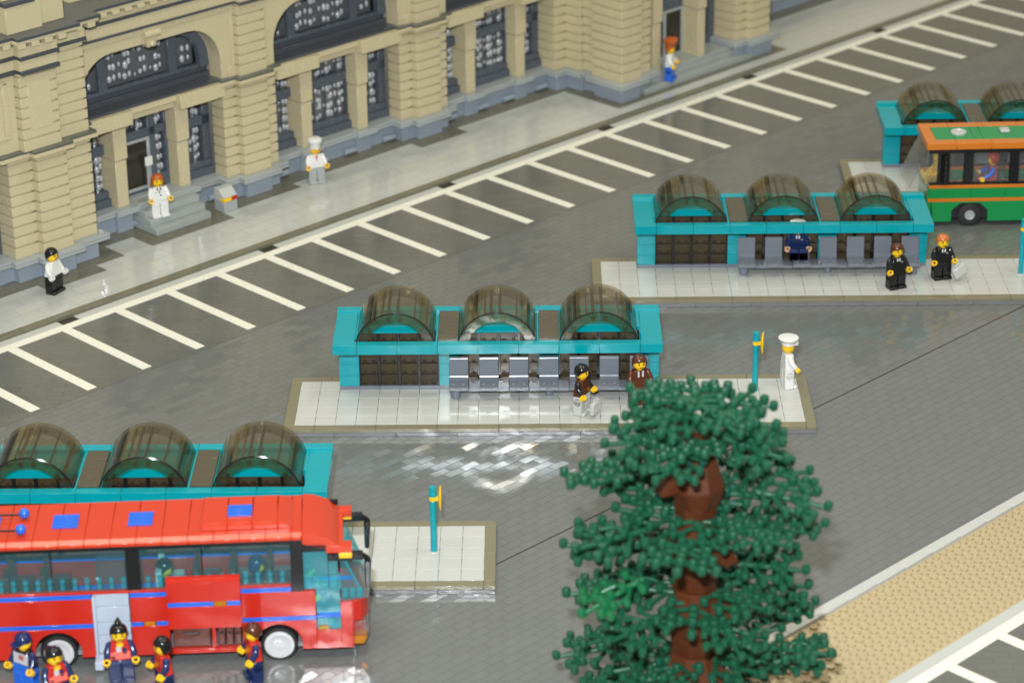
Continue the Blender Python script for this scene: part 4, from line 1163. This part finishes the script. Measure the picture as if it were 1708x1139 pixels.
figurine('yellow-shirted driver at the green bus windscreen', (*gxy(-3.5, 2.6), 4.6), rad(-88), YELLOW, YELLOW, YELLOW, 'helmet', YELLOW, sit=True)
figurine('red-haired passenger with blue sleeves in green bus window', (*gxy(2.6, 1.5), 4.6), rad(-88), RED, BLUE, RED, 'helmet', RED, sit=True, arm_fwd=.8)

# ------------------------------------------------------------------ tree
def leaf_mesh():
    """flat moulded branch with round knobs at its tips"""
    m = MB()
    def branch(p, q, r0=.21, r1=.16):
        m.tube([p, ((p[0] + q[0]) / 2, (p[1] + q[1]) / 2, p[2] + .04), q], [r0, (r0 + r1) / 2, r1], 8)
    def knob(p, r=.40, h=.72):
        r = r * .84 if r > .38 else r
        m.lathe([(.001, -.22), (r * .7, -.2), (r, -.06), (r, h - .32), (r * .86, h - .2), (r * .5, h - .18), (.001, h - .2)], 12, 'z', p)
    branch((0, 0, 0), (5.2, 0, 0), .27, .19)
    knob((5.4, 0, 0)); knob((3.6, 0, .05), .42)
    for s in (-1, 1):
        branch((1.1, 0, 0), (2.3, s * 2.0, 0)); knob((2.4, s * 2.15, 0))
        branch((1.9, s * 1.25, 0), (3.2, s * 1.5, 0), .2, .16); knob((3.3, s * 1.55, 0), .42)
        branch((2.9, 0, 0), (4.2, s * 1.45, 0), .24, .2); knob((4.4, s * 1.6, 0), .44)
        branch((.4, 0, 0), (.7, s * 1.5, 0), .22, .18); knob((.75, s * 1.6, .0), .42)
    knob((1.7, 0, .08), .42); knob((2.8, 0, .08), .42)
    for s in (-1, 1):
        knob((3.7, s * .9, .06))
        branch((3.3, s * .45, 0), (4.0, s * 2.5, 0), .18, .14); knob((4.05, s * 2.6, 0))
    return m
def tree(u, v):
    X, Y = bxy(u, v)
    t = thing('toy_tree', 'tall brick-built tree with dark green knobbly foliage and reddish trunk', 'tree', (X, Y, 0), 0)
    m = MB(); z = 0.0; rng = random.Random(3); k = 0
    while z < 26.4:
        w = 2.35 - .9 * z / 28
        wb, wt = (w + .55, w - .25) if k % 3 == 0 else ((w - .25, w + .05) if k % 3 == 1 else (w + .0, w + .5))
        h = 1.6 if k % 3 else 2.4
        M_ = Matrix.Rotation(rng.uniform(-.3, .3), 4, 'Z') @ Matrix.Translation((rng.uniform(-.12, .12), rng.uniform(-.12, .12), 0))
        n = 8
        ring = lambda r, zz: [(r * math.cos(2 * math.pi * (i + .5) / n), r * math.sin(2 * math.pi * (i + .5) / n), zz) for i in range(n)]
        m.add(ring(wb, z) + ring(wt, z + h - .02), [tuple(range(n)), tuple(range(2 * n - 1, n - 1, -1))] + [(i, (i + 1) % n, n + (i + 1) % n, n + i) for i in range(n)], M_)
        if k % 3 == 0:
            for q in range(2):
                m.taper((.3, w + 1.9, -.7, .7), (.3, w + .1, -.7, .7), z, z + h * .8, Matrix.Rotation(rng.uniform(0, 6.28), 4, 'Z'))
        z += h; k += 1
    m.build('trunk', TRUNK, t, .05)
    base = None
    # discs of sprigs: height, inner ring (count, start), outer ring (count, start), angle left open towards the front
    tiers = [(2.4, 5, 2.0, 7, 6.2, 0), (7.2, 5, 1.4, 6, 5.8, 0), (10.2, 0, 0, 5, 5.8, 50), (13.2, 5, 1.2, 6, 5.4, 0), (16.6, 0, 0, 5, 5.6, 50),
             (19.6, 5, 1.0, 6, 5.0, 0), (22.8, 0, 0, 6, 4.8, 64), (26.4, 4, .7, 5, 2.6, 0), (28.6, 5, .2, 0, 0, 0)]
    for ti, (z, n1, r1, n2, r2, gap) in enumerate(tiers):
        for n, off in ((n1, r1), (n2, r2)):
            for i in range(n):
                a = 360 * (i + rng.uniform(-.2, .2)) / n + ti * 37
                d = (a + 90 + 180) % 360 - 180            # 0 = the side the trunk shows on
                if gap: a = -90 + (gap + (180 - gap) * abs(d) / 180) * (1 if d > 0 else -1)
                a = rad(a)
                if base is None:
                    base = leaf_mesh().build('leaf_sprig', LEAF, t, 0, 50); o = base
                else:
                    o = base.copy(); COL.objects.link(o); o.parent = t
                r = off * rng.uniform(.62, 1.04)
                zz = z + rng.uniform(-.6, .6) - .05 * off
                o.location = (r * math.cos(a) * S, r * math.sin(a) * S, zz * S)
                o.rotation_euler = (rng.uniform(-.22, .22), rng.uniform(-.18, .18), a + rng.uniform(-.3, .3))
                sc = rng.uniform(.92, 1.08); o.scale = (sc, sc, sc)
    # one brighter sprig low on the left
    o = leaf_mesh().build('bright_leaf_sprig', LEAFB, t, 0, 50)
    o.location = (-4.2 * S, -3.6 * S, 16.2 * S); o.rotation_euler = (.15, .35, rad(205)); o['label'] = 'brighter green sprig'
    return t
tree(-5.0, -100.4)

# ------------------------------------------------------------------ camera
cam = bpy.data.cameras.new('camera'); co = bpy.data.objects.new('camera', cam); COL.objects.link(co)
yaw, pitch, roll, fpx = -.0092979, .4237186, -.0114056, 4457.66
f = Vector((math.sin(yaw) * math.cos(pitch), math.cos(yaw) * math.cos(pitch), -math.sin(pitch)))
r = Vector((math.cos(yaw), -math.sin(yaw), 0)); up = r.cross(f)
c_, s_ = math.cos(roll), math.sin(roll)
r2 = r * c_ + up * s_; u2 = up * c_ - r * s_
Mx = Matrix((( r2.x, u2.x, -f.x, 0), (r2.y, u2.y, -f.y, 0), (r2.z, u2.z, -f.z, 0), (0, 0, 0, 1)))
CP = Vector((23.5907, -234.7923, 115.5101)) * S
Mx.translation = CP
co.matrix_world = Mx
cam.sensor_fit = 'HORIZONTAL'; cam.sensor_width = 36; cam.lens = fpx * 36 / 1708
cam.clip_start = .05; cam.clip_end = 60
cam.dof.use_dof = True; cam.dof.focus_distance = 262 * S
cam.dof.aperture_fstop = cam.lens / 9.5
scene.camera = co

# ------------------------------------------------------------------ light: camera flash plus ceiling lamps of the hall
def area(name, loc, target, size, power, col, size_y=None, shape='RECTANGLE'):
    l = bpy.data.lights.new(name, 'AREA'); l.energy = power; l.color = col; l.shape = shape; l.size = size
    if size_y: l.size_y = size_y
    o = bpy.data.objects.new(name, l); COL.objects.link(o); o.location = loc
    d = Vector(target) - Vector(loc); o.rotation_euler = d.to_track_quat('-Z', 'Y').to_euler()
    return o
cx, cy = 25 * S, 20 * S
fl = area('camera_flash', CP + u2 * .14 - r2 * .05, CP + f * 2, .05, 44, (.92, .965, 1.0), .03)
area('ceiling_lamp', (cx - .8, cy - 1.2, 3.0), (cx, cy, 0), 1.6, 25, (1, .955, .76), .5)
area('ceiling_lamp', (cx + 1.2, cy - .4, 3.0), (cx, cy, 0), 1.6, 25, (1, .955, .76), .5)
area('ceiling_lamp', (cx - .6, cy + .9, 3.0), (cx, cy, 0), 1.6, 24, (1, .955, .76), .5)
w = bpy.data.worlds.new('World'); scene.world = w; w.use_nodes = True
bg = w.node_tree.nodes['Background']; bg.inputs[0].default_value = (1.0, .985, .87, 1); bg.inputs[1].default_value = .40

scene.view_settings.view_transform = 'Standard'; scene.view_settings.look = 'None'
scene.view_settings.exposure = 0; scene.view_settings.gamma = 1; scene.view_settings.use_curve_mapping = False
scene.render.engine = 'CYCLES'
cy_ = scene.cycles
cy_.max_bounces = 10; cy_.transparent_max_bounces = 24; cy_.glossy_bounces = 4; cy_.diffuse_bounces = 3
cy_.sample_clamp_indirect = 30; cy_.use_denoising = True; cy_.caustics_reflective = True; cy_.blur_glossy = .3
